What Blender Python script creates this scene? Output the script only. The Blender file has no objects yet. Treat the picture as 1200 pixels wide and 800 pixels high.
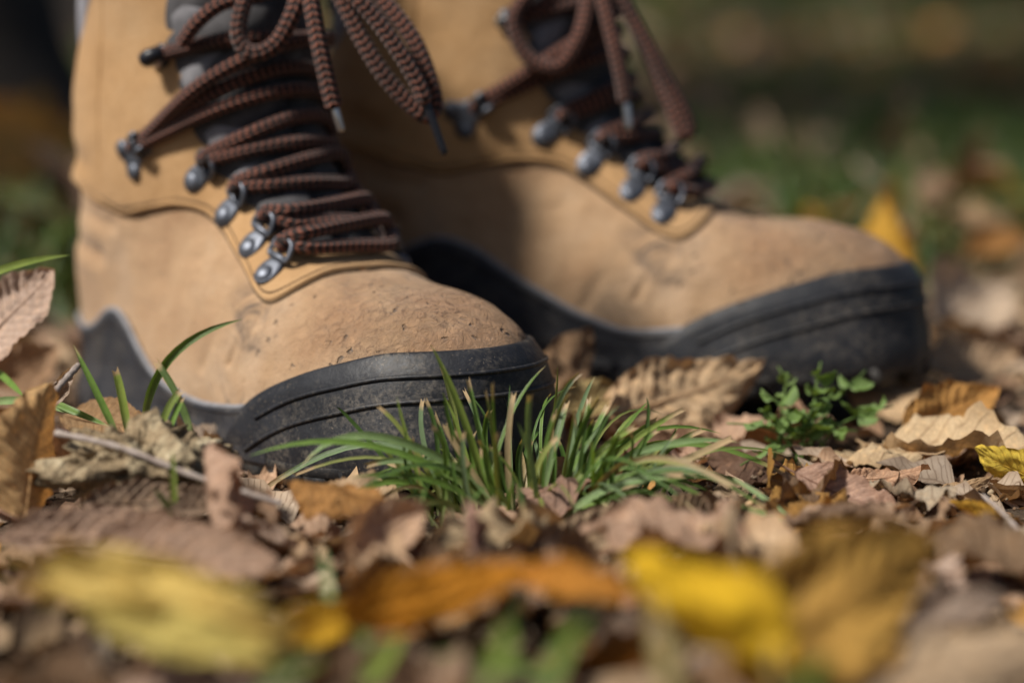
import bpy, math, random
import numpy as np
from mathutils import Vector, Matrix
from mathutils.bvhtree import BVHTree
from mathutils import noise as mnoise

R = math.radians
SC = bpy.context.scene
COL = SC.collection
rnd = random.Random(7)

# ------------------------------------------------------------------ camera, sky, sun, exposure
CAM_D, CAM_H, CAM_P, FPX = 0.92, 0.225, 0.1600, 2833.0      # distance, height, downward pitch, focal length in photo pixels
cam = bpy.data.cameras.new('camera'); camo = bpy.data.objects.new('camera', cam); COL.objects.link(camo)
cam.sensor_width = 36.0; cam.lens = FPX / 1200 * 36
cam.clip_start = 0.02; cam.clip_end = 2000
camo.location = (0, -CAM_D, CAM_H); camo.rotation_euler = (math.pi / 2 - CAM_P, 0, 0)
cam.dof.use_dof = True; cam.dof.focus_distance = 0.990; cam.dof.aperture_fstop = 2.8
cam.dof.aperture_blades = 9
SC.camera = camo

SUN_AZ, SUN_EL = R(-62), R(49)      # azimuth measured from the camera's back (-y) towards -x
sdir = Vector((math.sin(SUN_AZ) * math.cos(SUN_EL), -math.cos(SUN_AZ) * math.cos(SUN_EL), math.sin(SUN_EL)))
w = bpy.data.worlds.new('World'); SC.world = w; w.use_nodes = True
nt = w.node_tree
sky = nt.nodes.new('ShaderNodeTexSky'); sky.sky_type = 'NISHITA'; sky.sun_disc = False
sky.sun_elevation = SUN_EL
sky.sun_rotation = math.atan2(sdir.x, sdir.y)
sky.air_density = 1.0; sky.dust_density = 2.0
nt.links.new(sky.outputs[0], nt.nodes['Background'].inputs[0]); nt.nodes['Background'].inputs[1].default_value = 0.05
sl = bpy.data.lights.new('sun', 'SUN'); sl.energy = 5.0; sl.angle = R(8.0); sl.color = (1.0, 0.95, 0.87)
so = bpy.data.objects.new('sun', sl); COL.objects.link(so)
so.rotation_euler = sdir.to_track_quat('Z', 'Y').to_euler()
SC.view_settings.view_transform = 'Standard'; SC.view_settings.look = 'None'
SC.view_settings.gamma = 1.0; SC.view_settings.exposure = 0.20
SC.render.engine = 'CYCLES'
SC.cycles.use_denoising = True
SC.cycles.max_bounces = 6; SC.cycles.transparent_max_bounces = 4

# ------------------------------------------------------------------ pixel -> world helpers (photo pixels, 1200 x 800)
CP, SP = math.cos(CAM_P), math.sin(CAM_P)
def ray(px, py):
    u = (px - 600) / FPX; v = (400 - py) / FPX
    return Vector((u, CP + v * SP, -SP + v * CP))
def at(px, py, k):
    """k < 0.3: height above the ground plane; k >= 0.3: depth along the view axis"""
    r = ray(px, py); o = Vector((0, -CAM_D, CAM_H))
    t = k if k >= 0.3 else (k - CAM_H) / r.z
    return o + r * t

# ------------------------------------------------------------------ mesh helpers
def link(name, me, mat=None, parent=None):
    o = bpy.data.objects.new(name, me); COL.objects.link(o)
    if mat is not None and not me.materials: me.materials.append(mat)
    if parent is not None: o.parent = parent
    return o
def mesh(name, V, F, uv=None, col=None, smooth=True):
    me = bpy.data.meshes.new(name)
    V = np.asarray(V, np.float32); F = np.asarray(F, np.int32)
    k = F.shape[1]; n = len(F)
    me.vertices.add(len(V)); me.vertices.foreach_set('co', V.ravel())
    me.loops.add(n * k); me.loops.foreach_set('vertex_index', F.ravel())
    me.polygons.add(n); me.polygons.foreach_set('loop_start', np.arange(0, n * k, k, dtype=np.int32))
    if smooth: me.polygons.foreach_set('use_smooth', np.ones(n, bool))
    me.update(calc_edges=True)
    if uv is not None:
        l = me.uv_layers.new(name='UVMap'); l.data.foreach_set('uv', np.asarray(uv, np.float32)[F.ravel()].ravel())
    if col is not None:
        a = me.color_attributes.new('Col', 'FLOAT_COLOR', 'POINT')
        a.data.foreach_set('color', np.asarray(col, np.float32).ravel())
    me.validate()
    return me
def gridF(nu, nv, cu=False, cv=False):
    iu = np.arange(nu if cu else nu - 1); iv = np.arange(nv if cv else nv - 1)
    a, b = np.meshgrid(iu, iv, indexing='ij'); a1 = (a + 1) % nu; b1 = (b + 1) % nv
    return np.stack([a * nv + b, a1 * nv + b, a1 * nv + b1, a * nv + b1], -1).reshape(-1, 4)
def grid(name, P, uv=None, cu=False, cv=False, flip=False):
    nu, nv = P.shape[:2]; F = gridF(nu, nv, cu, cv)
    if flip: F = F[:, ::-1]
    if uv is None:
        a, b = np.meshgrid(np.linspace(0, 1, nu), np.linspace(0, 1, nv), indexing='ij'); uv = np.stack([a, b], -1)
    return mesh(name, P.reshape(-1, 3), F, np.asarray(uv).reshape(-1, 2))
def cat(parts):
    V = []; F = []; U = []; n = 0
    for p in parts:
        V.append(p[0]); F.append(np.asarray(p[1]) + n); U.append(p[2] if len(p) > 2 else np.zeros((len(p[0]), 2))); n += len(p[0])
    return np.concatenate(V), np.concatenate(F), np.concatenate(U)
def spline(P, n, closed=False):
    """centripetal-ish Catmull-Rom resampled evenly"""
    P = np.asarray(P, float); k = len(P)
    if closed: Q = np.concatenate([P[-1:], P, P[:2]]); segs = k
    else: Q = np.concatenate([2 * P[:1] - P[1:2], P, 2 * P[-1:] - P[-2:-1]]); segs = k - 1
    out = []
    for i in range(segs):
        p0, p1, p2, p3 = Q[i:i + 4]; t = np.linspace(0, 1, 24, endpoint=False)[:, None]
        out.append(.5 * ((2 * p1) + (-p0 + p2) * t + (2 * p0 - 5 * p1 + 4 * p2 - p3) * t * t + (-p0 + 3 * p1 - 3 * p2 + p3) * t ** 3))
    out = np.concatenate(out + ([] if closed else [P[-1:]]))
    if closed: out = np.concatenate([out, out[:1]])
    d = np.concatenate([[0], np.cumsum(np.linalg.norm(np.diff(out, axis=0), axis=1))])
    x = np.linspace(0, d[-1], n + (1 if closed else 0))
    r = np.stack([np.interp(x, d, out[:, i]) for i in range(P.shape[1])], 1)
    return r[:-1] if closed else r
def tubeVF(P, rad, ns=10, closed=False, cap=True):
    P = np.asarray(P, float); n = len(P)
    rad = np.broadcast_to(np.asarray(rad, float), (n,)).copy()
    T = np.gradient(P, axis=0) if not closed else (np.roll(P, -1, 0) - np.roll(P, 1, 0))
    T /= np.linalg.norm(T, axis=1)[:, None] + 1e-12
    N = np.zeros_like(P); a = np.array([0, 0, 1.]) if abs(T[0, 2]) < .9 else np.array([1., 0, 0])
    N[0] = a - T[0] * (a @ T[0]); N[0] /= np.linalg.norm(N[0])
    for i in range(1, n):
        v = N[i - 1] - T[i] * (N[i - 1] @ T[i]); N[i] = v / (np.linalg.norm(v) + 1e-12)
    Bn = np.cross(T, N)
    if cap and not closed:
        P = np.concatenate([P[:1] - T[:1] * rad[0] * .5, P[:1] - T[:1] * rad[0] * .35, P, P[-1:] + T[-1:] * rad[-1] * .35, P[-1:] + T[-1:] * rad[-1] * .5])
        rad = np.concatenate([[1e-5, rad[0] * .7], rad, [rad[-1] * .7, 1e-5]])
        N = np.concatenate([N[:1], N[:1], N, N[-1:], N[-1:]]); Bn = np.concatenate([Bn[:1], Bn[:1], Bn, Bn[-1:], Bn[-1:]])
    L = np.concatenate([[0], np.cumsum(np.linalg.norm(np.diff(P, axis=0), axis=1))])
    th = np.linspace(0, 2 * np.pi, ns, endpoint=False)
    V = P[:, None] + rad[:, None, None] * (np.cos(th)[None, :, None] * N[:, None] + np.sin(th)[None, :, None] * Bn[:, None])
    m = len(P)
    V = np.concatenate([V, V[:, :1]], 1)                     # seam column so the UV runs 0..1
    uv = np.stack(np.broadcast_arrays(L[:, None] * 1000, np.linspace(0, 1, ns + 1)[None]), -1)
    return V.reshape(-1, 3), gridF(m, ns + 1, closed, False)[:, ::-1], uv.reshape(-1, 2)
def tube(name, P, rad, mat, parent=None, ns=10, closed=False, cap=True):
    V, F, U = tubeVF(P, rad, ns, closed, cap)
    return link(name, mesh(name, V, F, U), mat, parent)
def empty(name, loc=(0, 0, 0), rz=0):
    o = bpy.data.objects.new(name, None); COL.objects.link(o); o.location = loc; o.rotation_euler = (0, 0, rz)
    o.empty_display_size = .02
    return o
def tag(o, label=None, cat_=None, group=None, kind=None):
    if label: o['label'] = label
    if cat_: o['category'] = cat_
    if group: o['group'] = group
    if kind: o['kind'] = kind
    return o
def pchip(x, y):
    x = np.asarray(x, float); y = np.asarray(y, float); h = np.diff(x); d = np.diff(y) / h; m = np.zeros_like(y)
    m[0], m[-1] = d[0], d[-1]
    for i in range(1, len(x) - 1):
        m[i] = 0 if d[i - 1] * d[i] <= 0 else 2 / (1 / d[i - 1] + 1 / d[i])
    def f(q):
        q = np.clip(q, x[0], x[-1]); i = np.clip(np.searchsorted(x, q) - 1, 0, len(h) - 1); t = (q - x[i]) / h[i]
        return ((1 + 2 * t) * (1 - t) ** 2 * y[i] + t * (1 - t) ** 2 * h[i] * m[i] + t * t * (3 - 2 * t) * y[i + 1] + t * t * (t - 1) * h[i] * m[i + 1])
    return f
def sstep(a, b, x):
    t = np.clip((x - a) / (b - a), 0, 1); return t * t * (3 - 2 * t)
def fnoise(P, scale, seed=0.0):
    return np.array([mnoise.noise(Vector((p[0] * scale + seed, p[1] * scale - seed, p[2] * scale + 2 * seed))) for p in P])

# ------------------------------------------------------------------ materials
class NB:
    """small node-graph builder"""
    def __init__(s, name):
        s.m = bpy.data.materials.new(name); s.m.use_nodes = True; s.t = s.m.node_tree
        s.b = s.t.nodes['Principled BSDF']; s.out = s.t.nodes['Material Output']
    def n(s, typ, **kw):
        x = s.t.nodes.new('ShaderNode' + typ)
        for k, v in kw.items(): setattr(x, k, v)
        return x
    def put(s, sock, v):
        if isinstance(v, bpy.types.NodeSocket): s.t.links.new(v, sock)
        else:
            if sock.type == 'RGBA' and len(v) == 3: v = (*v, 1)
            sock.default_value = v
    def math(s, op, a, b=0.0, c=0.0, clamp=False):
        x = s.n('Math', operation=op, use_clamp=clamp)
        for i, v in enumerate((a, b, c)): s.put(x.inputs[i], v)
        return x.outputs[0]
    def mix(s, f, a, b, mode='MIX'):
        x = s.n('Mix', data_type='RGBA', blend_type=mode); s.put(x.inputs[0], f); s.put(x.inputs[6], a); s.put(x.inputs[7], b)
        return x.outputs[2]
    def noise(s, scale, detail=4, rough=.55, vec=None, dist=0.0):
        x = s.n('TexNoise'); x.inputs['Scale'].default_value = scale; x.inputs['Detail'].default_value = detail
        x.inputs['Roughness'].default_value = rough; x.inputs['Distortion'].default_value = dist
        s.put(x.inputs['Vector'], vec if vec is not None else s.obj())
        return x.outputs[0]
    def voro(s, scale, vec=None, feature='F1', rnd_=1.0):
        x = s.n('TexVoronoi', feature=feature); x.inputs['Scale'].default_value = scale; x.inputs['Randomness'].default_value = rnd_
        s.put(x.inputs['Vector'], vec if vec is not None else s.obj())
        return x.outputs['Distance']
    def ramp(s, f, stops, interp='LINEAR'):
        x = s.n('ValToRGB'); x.color_ramp.interpolation = interp; e = x.color_ramp.elements
        while len(e) < len(stops): e.new(.5)
        for i, (p, c) in enumerate(stops):
            e[i].position = p; e[i].color = (*c, 1) if len(c) == 3 else c
        s.put(x.inputs[0], f); return x.outputs[0]
    def rng(s, f, a, b, c=0.0, d=1.0):
        x = s.n('MapRange'); x.inputs[1].default_value = a; x.inputs[2].default_value = b; x.inputs[3].default_value = c; x.inputs[4].default_value = d
        s.put(x.inputs[0], f); return x.outputs[0]
    def obj(s):
        if not hasattr(s, '_o'): s._o = s.n('TexCoord').outputs['Object']
        return s._o
    def uv(s):
        x = s.n('UVMap'); sp = s.n('SeparateXYZ'); s.t.links.new(x.outputs[0], sp.inputs[0]); return sp.outputs[0], sp.outputs[1]
    def sep(s, v):
        sp = s.n('SeparateXYZ'); s.put(sp.inputs[0], v); return sp.outputs
    def bump(s, h, strength=.5, dist=.001, nrm=None):
        x = s.n('Bump'); x.inputs['Strength'].default_value = strength; x.inputs['Distance'].default_value = dist
        s.put(x.inputs['Height'], h)
        if nrm is not None: s.put(x.inputs['Normal'], nrm)
        return x.outputs[0]
    def fin(s, color=None, rough=None, normal=None, metal=None, spec=None, sheen=None):
        if color is not None: s.put(s.b.inputs['Base Color'], color)
        if rough is not None: s.put(s.b.inputs['Roughness'], rough)
        if normal is not None: s.put(s.b.inputs['Normal'], normal)
        if metal is not None: s.put(s.b.inputs['Metallic'], metal)
        if spec is not None: s.put(s.b.inputs['Specular IOR Level'], spec)
        if sheen is not None: s.put(s.b.inputs['Sheen Weight'], sheen)
        return s.m

def mat_leather(name, base, dark, pale, worn):
    k = NB(name); o = k.obj(); x, y, z = k.sep(o)[:3]
    big = k.noise(22, 4, .6); fine = k.noise(260, 5, .7); grain = k.noise(1400, 3, .6)
    c = k.ramp(big, [(.30, dark), (.50, base), (.72, pale)])
    c = k.mix(k.rng(fine, .35, .75, 0, .5), c, dark)
    c = k.mix(k.rng(k.noise(11, 5, .6), .45, .72, 0, .5), c, tuple(v * .82 for v in dark))
    n = k.bump(grain, .6, .0005)
    n = k.bump(fine, .5, .0010, n)
    if worn:
        toe = k.math('MULTIPLY', k.rng(x, .205, .275), k.rng(z, .045, .062), clamp=True)       # the scuffed toe
        pw = k.n('VectorMath', operation='ADD'); k.put(pw.inputs[0], o); nv = k.n('TexNoise'); nv.inputs['Scale'].default_value = 240; k.put(nv.inputs['Vector'], o); nsc = k.n('VectorMath', operation='SCALE'); k.put(nsc.inputs[0], nv.outputs['Color']); nsc.inputs[3].default_value = .006; k.put(pw.inputs[1], nsc.outputs[0]); pits = k.voro(150, pw.outputs[0]); pn = k.noise(60, 3, .6)
        pit = k.math('MULTIPLY', k.rng(pits, .24, .10), k.rng(pn, .50, .60), clamp=True)
        pit = k.math('MULTIPLY', pit, k.rng(x, .19, .25))
        cr = k.noise(190, 6, .78, dist=1.0)
        scuff = k.math('MULTIPLY', k.rng(cr, .50, .58), k.math('MULTIPLY', toe, k.rng(k.noise(38, 4, .6), .36, .58)))
        c = k.mix(k.math('MULTIPLY', toe, k.rng(k.noise(26, 4, .6), .35, .65, .15, .75)), c, (.37, .20, .105))
        c = k.mix(k.math('MULTIPLY', scuff, .85), c, (.13, .068, .036))
        c = k.mix(k.math('MULTIPLY', pit, .85), c, (.06, .04, .03))
        # dusty lower sides and a black smudge by the panel corner
        dust = k.math('MULTIPLY', k.rng(z, .075, .03), k.rng(k.noise(45, 5, .65), .38, .68), clamp=True)
        c = k.mix(k.math('MULTIPLY', dust, .4), c, (.50, .37, .25))
        st = k.noise(48, 5, .7, dist=1.2); sx = k.math('ABSOLUTE', k.math('SUBTRACT', x, .197)); sz = k.math('ABSOLUTE', k.math('SUBTRACT', z, .066))
        near = k.math('MULTIPLY', k.rng(sx, .026, .004), k.rng(sz, .02, .004), clamp=True)
        c = k.mix(k.math('MULTIPLY', near, k.rng(st, .42, .62)), c, (.05, .045, .045))
        wv = k.n('TexWave', wave_type='BANDS', bands_direction='DIAGONAL')
        wv.inputs['Scale'].default_value = 16; wv.inputs['Distortion'].default_value = 9; wv.inputs['Detail'].default_value = 4; wv.inputs['Detail Scale'].default_value = 2.2
        k.put(wv.inputs['Vector'], o)
        streak = k.math('MULTIPLY', k.rng(wv.outputs['Fac'], .80, .97), k.math('MULTIPLY', k.rng(x, .155, .20), k.rng(x, .265, .225), clamp=True))
        streak = k.math('MULTIPLY', streak, k.rng(k.noise(35, 3), .45, .62))
        c = k.mix(k.math('MULTIPLY', streak, .55), c, (.10, .075, .06))
        h = k.math('SUBTRACT', k.math('MULTIPLY', cr, toe), k.math('MULTIPLY', pit, 1.2))
        n = k.bump(h, .85, .0042, n)
        n = k.bump(k.noise(75, 4, .6), .45, .0035, n)
    return k.fin(c, .88, n, spec=.2, sheen=.12)
M_VAMP = mat_leather('vamp_leather', (.42, .275, .158), (.31, .185, .10), (.51, .37, .25), True)
M_QUARTER = mat_leather('quarter_leather', (.44, .265, .125), (.335, .19, .08), (.51, .335, .18), False)

def mat_rubber(name, base, dust_amt):
    k = NB(name); x, y, z = k.sep(k.obj())[:3]
    big = k.noise(40, 4, .65); f = k.noise(420, 5, .7); sp = k.noise(900, 2, .5)
    c = k.ramp(big, [(.3, tuple(v * .7 for v in base)), (.7, tuple(v * 1.35 for v in base))])
    d = k.math('MULTIPLY', k.rng(k.noise(34, 6, .74), .46, .70), k.rng(f, .42, .66), clamp=True)
    c = k.mix(k.math('MULTIPLY', d, dust_amt), c, (.30, .255, .20))
    spk = k.math('MULTIPLY', k.rng(sp, .64, .70), k.rng(k.noise(30, 3), .42, .58), clamp=True)
    c = k.mix(k.math('MULTIPLY', spk, dust_amt * .5), c, (.42, .34, .25))
    n = k.bump(f, .35, .0007); n = k.bump(k.noise(90, 3), .3, .002, n)
    return k.fin(c, k.rng(f, .3, .7, .42, .62), n, spec=.3)
M_RUBBER = mat_rubber('rand_rubber', (.016, .017, .021), .5)
M_MID = mat_rubber('midsole_rubber', (.024, .025, .030), .35)
M_SOLE = mat_rubber('outsole_rubber', (.015, .015, .016), .5)

def mat_simple(name, c, rough=.7, metal=0.0, spec=.4, var=.3, scale=60, bump=.2, bd=.001):
    k = NB(name); nz = k.noise(scale, 5, .6)
    col = k.ramp(nz, [(.25, tuple(v * (1 - var) for v in c)), (.75, tuple(min(1, v * (1 + var)) for v in c))])
    return k.fin(col, rough, k.bump(nz, bump, bd), metal, spec)
M_TONGUE = mat_simple('tongue_fabric', (.060, .057, .060), .85, var=.45, scale=120, bump=.4)
M_LINING = mat_simple('lining_fabric', (.26, .255, .28), .9, var=.25, scale=200, bump=.4)
M_GUSSET = mat_simple('gusset_fabric', (.17, .165, .175), .9, var=.5, scale=70, bump=.4)
M_METAL = mat_simple('gunmetal', (.12, .13, .155), .5, .75, var=.35, scale=140, bump=.15, bd=.0006)
M_METAL_D = mat_simple('dark_gunmetal', (.05, .053, .06), .42, .85, var=.35, scale=140, bump=.15, bd=.0006)
M_STEEL = mat_simple('steel', (.55, .54, .54), .28, .95, var=.2)
M_BLACK = mat_simple('black_plastic', (.012, .013, .018), .38, 0, var=.2)
M_SEAM_DARK = mat_simple('seam_shade', (.10, .065, .035), .9, var=.4, scale=300)  # dark brown for the painted-in seam shade and the stitching thread
M_SOCK = mat_simple('sock_wool', (.035, .035, .04), .95, var=.3, scale=300, bump=.6)

def mat_lace():
    k = NB('braided_lace'); u, v = k.uv()
    # braid: herringbone rows of rust picks over a dark brown cord; u in mm along the cord, v round it
    a = k.math('MULTIPLY', u, 1 / 3.3); b = k.math('MULTIPLY', v, 8.0)
    row = k.math('FLOOR', b); par = k.math('MODULO', row, 2.0)
    fb = k.math('ABSOLUTE', k.math('SUBTRACT', k.math('FRACT', b), .5))
    lean = k.math('MULTIPLY', k.math('SUBTRACT', k.math('MULTIPLY', par, 2.0), 1.0), k.math('MULTIPLY', k.math('FRACT', b), .45))
    fa = k.math('FRACT', k.math('ADD', k.math('ADD', a, lean), k.math('MULTIPLY', par, .5)))
    fa = k.math('ABSOLUTE', k.math('SUBTRACT', fa, .5))
    pick = k.math('MULTIPLY', k.rng(fa, .23, .15), k.rng(fb, .44, .30), clamp=True)
    hgt = k.math('ADD', k.rng(fa, .5, .05), k.rng(fb, .5, .1))
    nz = k.noise(700, 3, .6)
    dk = k.mix(nz, (.010, .006, .0055), (.030, .016, .013)); rs = k.mix(nz, (.19, .058, .034), (.31, .115, .07))
    pk = k.math('MULTIPLY', pick, k.rng(k.noise(35, 2), .3, .55, .35, 1.0))
    return k.fin(k.mix(pk, dk, rs), .8, k.bump(hgt, .8, .0009), spec=.25, sheen=.15)
M_LACE = mat_lace()

def leaf_nodes(k, colsock, nveins=11):
    u, v = k.uv(); av = k.math('ABSOLUTE', k.math('SUBTRACT', k.math('MULTIPLY', v, 2.0), 1.0))
    ph = k.math('SUBTRACT', k.math('MULTIPLY', u, nveins), k.math('MULTIPLY', av, 2.3))
    fr = k.math('ABSOLUTE', k.math('SUBTRACT', k.math('FRACT', ph), .5))
    side = k.math('MULTIPLY', k.rng(fr, .09, .03), k.rng(av, 1.0, .75)); mid = k.rng(av, .075, .03)
    vein = k.math('MAXIMUM', side, mid)
    n1 = k.noise(38, 5, .65); n2 = k.noise(170, 5, .7); n3 = k.noise(17, 3, .5)
    c = k.mix(k.rng(n1, .30, .72, 0, .62), colsock, k.mix(1.0, colsock, (.42, .33, .28), 'MULTIPLY'))
    c = k.mix(k.rng(n3, .52, .72, 0, .55), c, k.mix(1.0, colsock, (1.30, 1.18, 1.02), 'MULTIPLY'))
    c = k.mix(k.rng(n2, .56, .74, 0, .6), c, k.mix(1.0, colsock, (.22, .16, .13), 'MULTIPLY'))
    c = k.mix(k.math('MULTIPLY', k.rng(av, .72, 1.0), .35), c, k.mix(1.0, colsock, (.5, .38, .28), 'MULTIPLY'))
    c = k.mix(k.math('MULTIPLY', vein, .55), c, k.mix(1.0, colsock, (.50, .40, .34), 'MULTIPLY'))
    h = k.math('ADD', k.math('MULTIPLY', vein, 1.0), k.math('MULTIPLY', n2, .8))
    k.fin(c, .62, k.bump(h, .6, .0011), spec=.3)
    tr = k.n('BsdfTranslucent'); k.put(tr.inputs[0], k.mix(1.0, c, (1.0, .72, .42), 'MULTIPLY'))
    ms = k.n('MixShader'); ms.inputs[0].default_value = .24
    k.t.links.new(k.b.outputs[0], ms.inputs[1]); k.t.links.new(tr.outputs[0], ms.inputs[2]); k.t.links.new(ms.outputs[0], k.out.inputs[0])
    return k.m
def mat_leaf():
    k = NB('dry_leaf'); oi = k.n('ObjectInfo'); return leaf_nodes(k, oi.outputs['Color'])
def mat_leaf_attr(name='litter_leaf'):
    k = NB(name); a = k.n('Attribute'); a.attribute_name = 'Col'; return leaf_nodes(k, a.outputs['Color'])
M_LEAF = mat_leaf(); M_LITTER = mat_leaf_attr()

def mat_blade(name, attr):
    k = NB(name); u, v = k.uv()
    if attr: a = k.n('Attribute'); a.attribute_name = 'Col'; base = a.outputs['Color']; alpha = a.outputs['Alpha']
    else: oi = k.n('ObjectInfo'); base = oi.outputs['Color']; alpha = oi.outputs['Alpha']
    nz = k.noise(230, 3, .6)
    c = k.mix(k.rng(nz, .35, .7, 0, .5), base, k.mix(1.0, base, (.55, .62, .5), 'MULTIPLY'))
    c = k.mix(k.math('MULTIPLY', k.rng(u, .28, .0), .8), c, (.30, .31, .15))                    # pale sheath at the root
    tip = k.math('MULTIPLY', k.rng(k.math('ADD', u, k.math('MULTIPLY', nz, .12)), .93, 1.0), alpha)   # dried tip where the blade was cut
    c = k.mix(tip, c, (.50, .36, .20))
    st = k.math('SINE', k.math('MULTIPLY', v, 44.0))
    k.fin(c, .42, k.bump(st, .35, .0004), spec=.45)
    tr = k.n('BsdfTranslucent'); k.put(tr.inputs[0], k.mix(1.0, c, (1.3, 1.25, .45), 'MULTIPLY'))
    ms = k.n('MixShader'); ms.inputs[0].default_value = .28
    k.t.links.new(k.b.outputs[0], ms.inputs[1]); k.t.links.new(tr.outputs[0], ms.inputs[2]); k.t.links.new(ms.outputs[0], k.out.inputs[0])
    return k.m
M_BLADE = mat_blade('grass_blade', False); M_GRASS = mat_blade('background_grass', True)

def mat_soil():
    k = NB('soil'); n1 = k.noise(9, 6, .65); n2 = k.noise(70, 6, .7); n3 = k.noise(420, 4, .7); v = k.voro(120)
    c = k.ramp(n1, [(.3, (.030, .022, .016)), (.55, (.060, .042, .029)), (.75, (.105, .075, .048))])
    c = k.mix(k.rng(n2, .5, .75, 0, .7), c, (.15, .105, .068))
    c = k.mix(k.rng(n3, .6, .72, 0, .7), c, (.23, .17, .115))
    n = k.bump(n2, .8, .006); n = k.bump(n3, .7, .0015, n); n = k.bump(v, .4, .003, n)
    return k.fin(c, .95, n, spec=.15)
M_SOIL = mat_soil()
def mat_clod():
    k = NB('dry_clod'); n1 = k.noise(70, 6, .7); n2 = k.noise(420, 5, .7); v = k.voro(260)
    c = k.ramp(n1, [(.28, (.07, .05, .03)), (.46, (.27, .20, .12)), (.60, (.40, .325, .21)), (.74, (.52, .45, .33))])
    c = k.mix(k.rng(n2, .58, .72, 0, .8), c, (.08, .055, .03))
    n = k.bump(n2, .8, .0016); n = k.bump(v, .7, .0025, n)
    return k.fin(c, .95, n, spec=.12)
M_CLOD = mat_clod()
def mat_bark(name, a, b, scale):
    k = NB(name); mp = k.n('Mapping'); mp.inputs['Scale'].default_value = (1, 1, .25); k.put(mp.inputs[0], k.obj())
    n1 = k.noise(scale, 6, .7, mp.outputs[0]); n2 = k.noise(scale * 6, 5, .7, mp.outputs[0])
    c = k.mix(k.rng(n1, .3, .7), a, b); n = k.bump(n1, .9, .25 / scale); n = k.bump(n2, .6, .06 / scale, n)
    return k.fin(c, .95, n, spec=.12)
M_BARK = mat_bark('tree_bark', (.018, .015, .013), (.060, .050, .042), 18)
M_TWIG = mat_bark('twig_bark', (.22, .17, .145), (.42, .36, .32), 160)
def mat_green(name, a, b):
    k = NB(name); n1 = k.noise(60, 4, .6); c = k.mix(k.rng(n1, .3, .7), a, b)
    k.fin(c, .5, k.bump(k.noise(300, 3), .3, .0006), spec=.4)
    tr = k.n('BsdfTranslucent'); k.put(tr.inputs[0], k.mix(1.0, c, (1.3, 1.3, .5), 'MULTIPLY'))
    ms = k.n('MixShader'); ms.inputs[0].default_value = .25
    k.t.links.new(k.b.outputs[0], ms.inputs[1]); k.t.links.new(tr.outputs[0], ms.inputs[2]); k.t.links.new(ms.outputs[0], k.out.inputs[0])
    return k.m
M_WEED = mat_green('weed_leaf', (.08, .15, .03), (.20, .29, .085))
M_CROWN = mat_green('crown_leaf', (.05, .08, .02), (.13, .12, .03))

# ------------------------------------------------------------------ ground
def gz(x, y):
    """height of the soil: gentle unevenness, nearly level where the boots stand"""
    far = np.clip((np.asarray(y) - 1.2) / 6, 0, 1)
    return (.004 * np.sin(7.3 * x + 1.1) * np.cos(6.1 * y + .4) + .003 * np.sin(17 * x - 9 * y)
            + far * .05 * np.sin(1.9 * x + .8) * np.cos(1.3 * y) - .002)
def build_ground():
    a = np.linspace(-1, 1, 260); X = np.sign(a) * (.9 * np.abs(a) + 220 * np.abs(a) ** 9)
    b = np.linspace(-1, 1, 300); Y = .1 + np.sign(b) * (1.1 * np.abs(b) + 220 * np.abs(b) ** 9)
    x, y = np.meshgrid(X, Y, indexing='ij'); P = np.stack([x, y, np.zeros_like(x)], -1)
    m = (np.abs(x) < 3) & (np.abs(y) < 4)
    nz = np.zeros_like(x); q = P[m]
    nz[m] = .0035 * fnoise(q, 22) + .002 * fnoise(q, 60, 3.1)
    P[..., 2] = gz(x, y) + nz
    g = link('ground', grid('ground', P), M_SOIL); tag(g, 'dark bare soil under the fallen leaves', kind='structure')
build_ground()

# ------------------------------------------------------------------ the boot
# local frame: x forward from the back of the heel, -y the side the camera sees, z up (metres)
ST = np.array([  # Fx, Fz, Bx, Bz, half width, ellipse blend, exponent m, exponent n
    [.3150, .038, .3140, .012, .003, 0, 2.2, 2.3], [.3115, .0525, .3115, .010, .0205, 0, 2.2, 2.3],
    [.3030, .0640, .3030, .010, .0340, 0, 2.3, 2.4], [.2880, .0730, .2880, .010, .0455, 0, 2.3, 2.5],
    [.2650, .0785, .2650, .010, .0530, 0, 2.4, 2.6], [.2400, .0805, .2400, .010, .0560, 0, 2.5, 2.7],
    [.2180, .0845, .2150, .010, .0560, 0, 2.7, 2.9], [.2000, .0920, .1880, .010, .0535, 0, 2.8, 3.0],
    [.1870, .1040, .1550, .010, .0500, 0, 2.6, 2.9], [.1760, .1180, .1150, .010, .0475, 0, 2.4, 2.7],
    [.1680, .1330, .0650, .010, .0455, .10, 2.3, 2.5], [.1625, .1490, .0160, .020, .0440, .45, 2.2, 2.4],
    [.1590, .1650, -.001, .052, .0425, .85, 2.2, 2.3], [.1570, .1820, .0100, .092, .0415, 1, 2.2, 2.3],
    [.1560, .1990, .0160, .128, .0415, 1, 2.2, 2.3], [.1560, .2160, .0210, .162, .0415, 1, 2.2, 2.3],
    [.1565, .2300, .0270, .195, .0415, 1, 2.2, 2.3], [.1580, .2420, .0300, .226, .0420, 1, 2.2, 2.3]])
NT = len(ST) - 1
SF = [pchip(np.arange(NT + 1), ST[:, i]) for i in range(8)]
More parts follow.
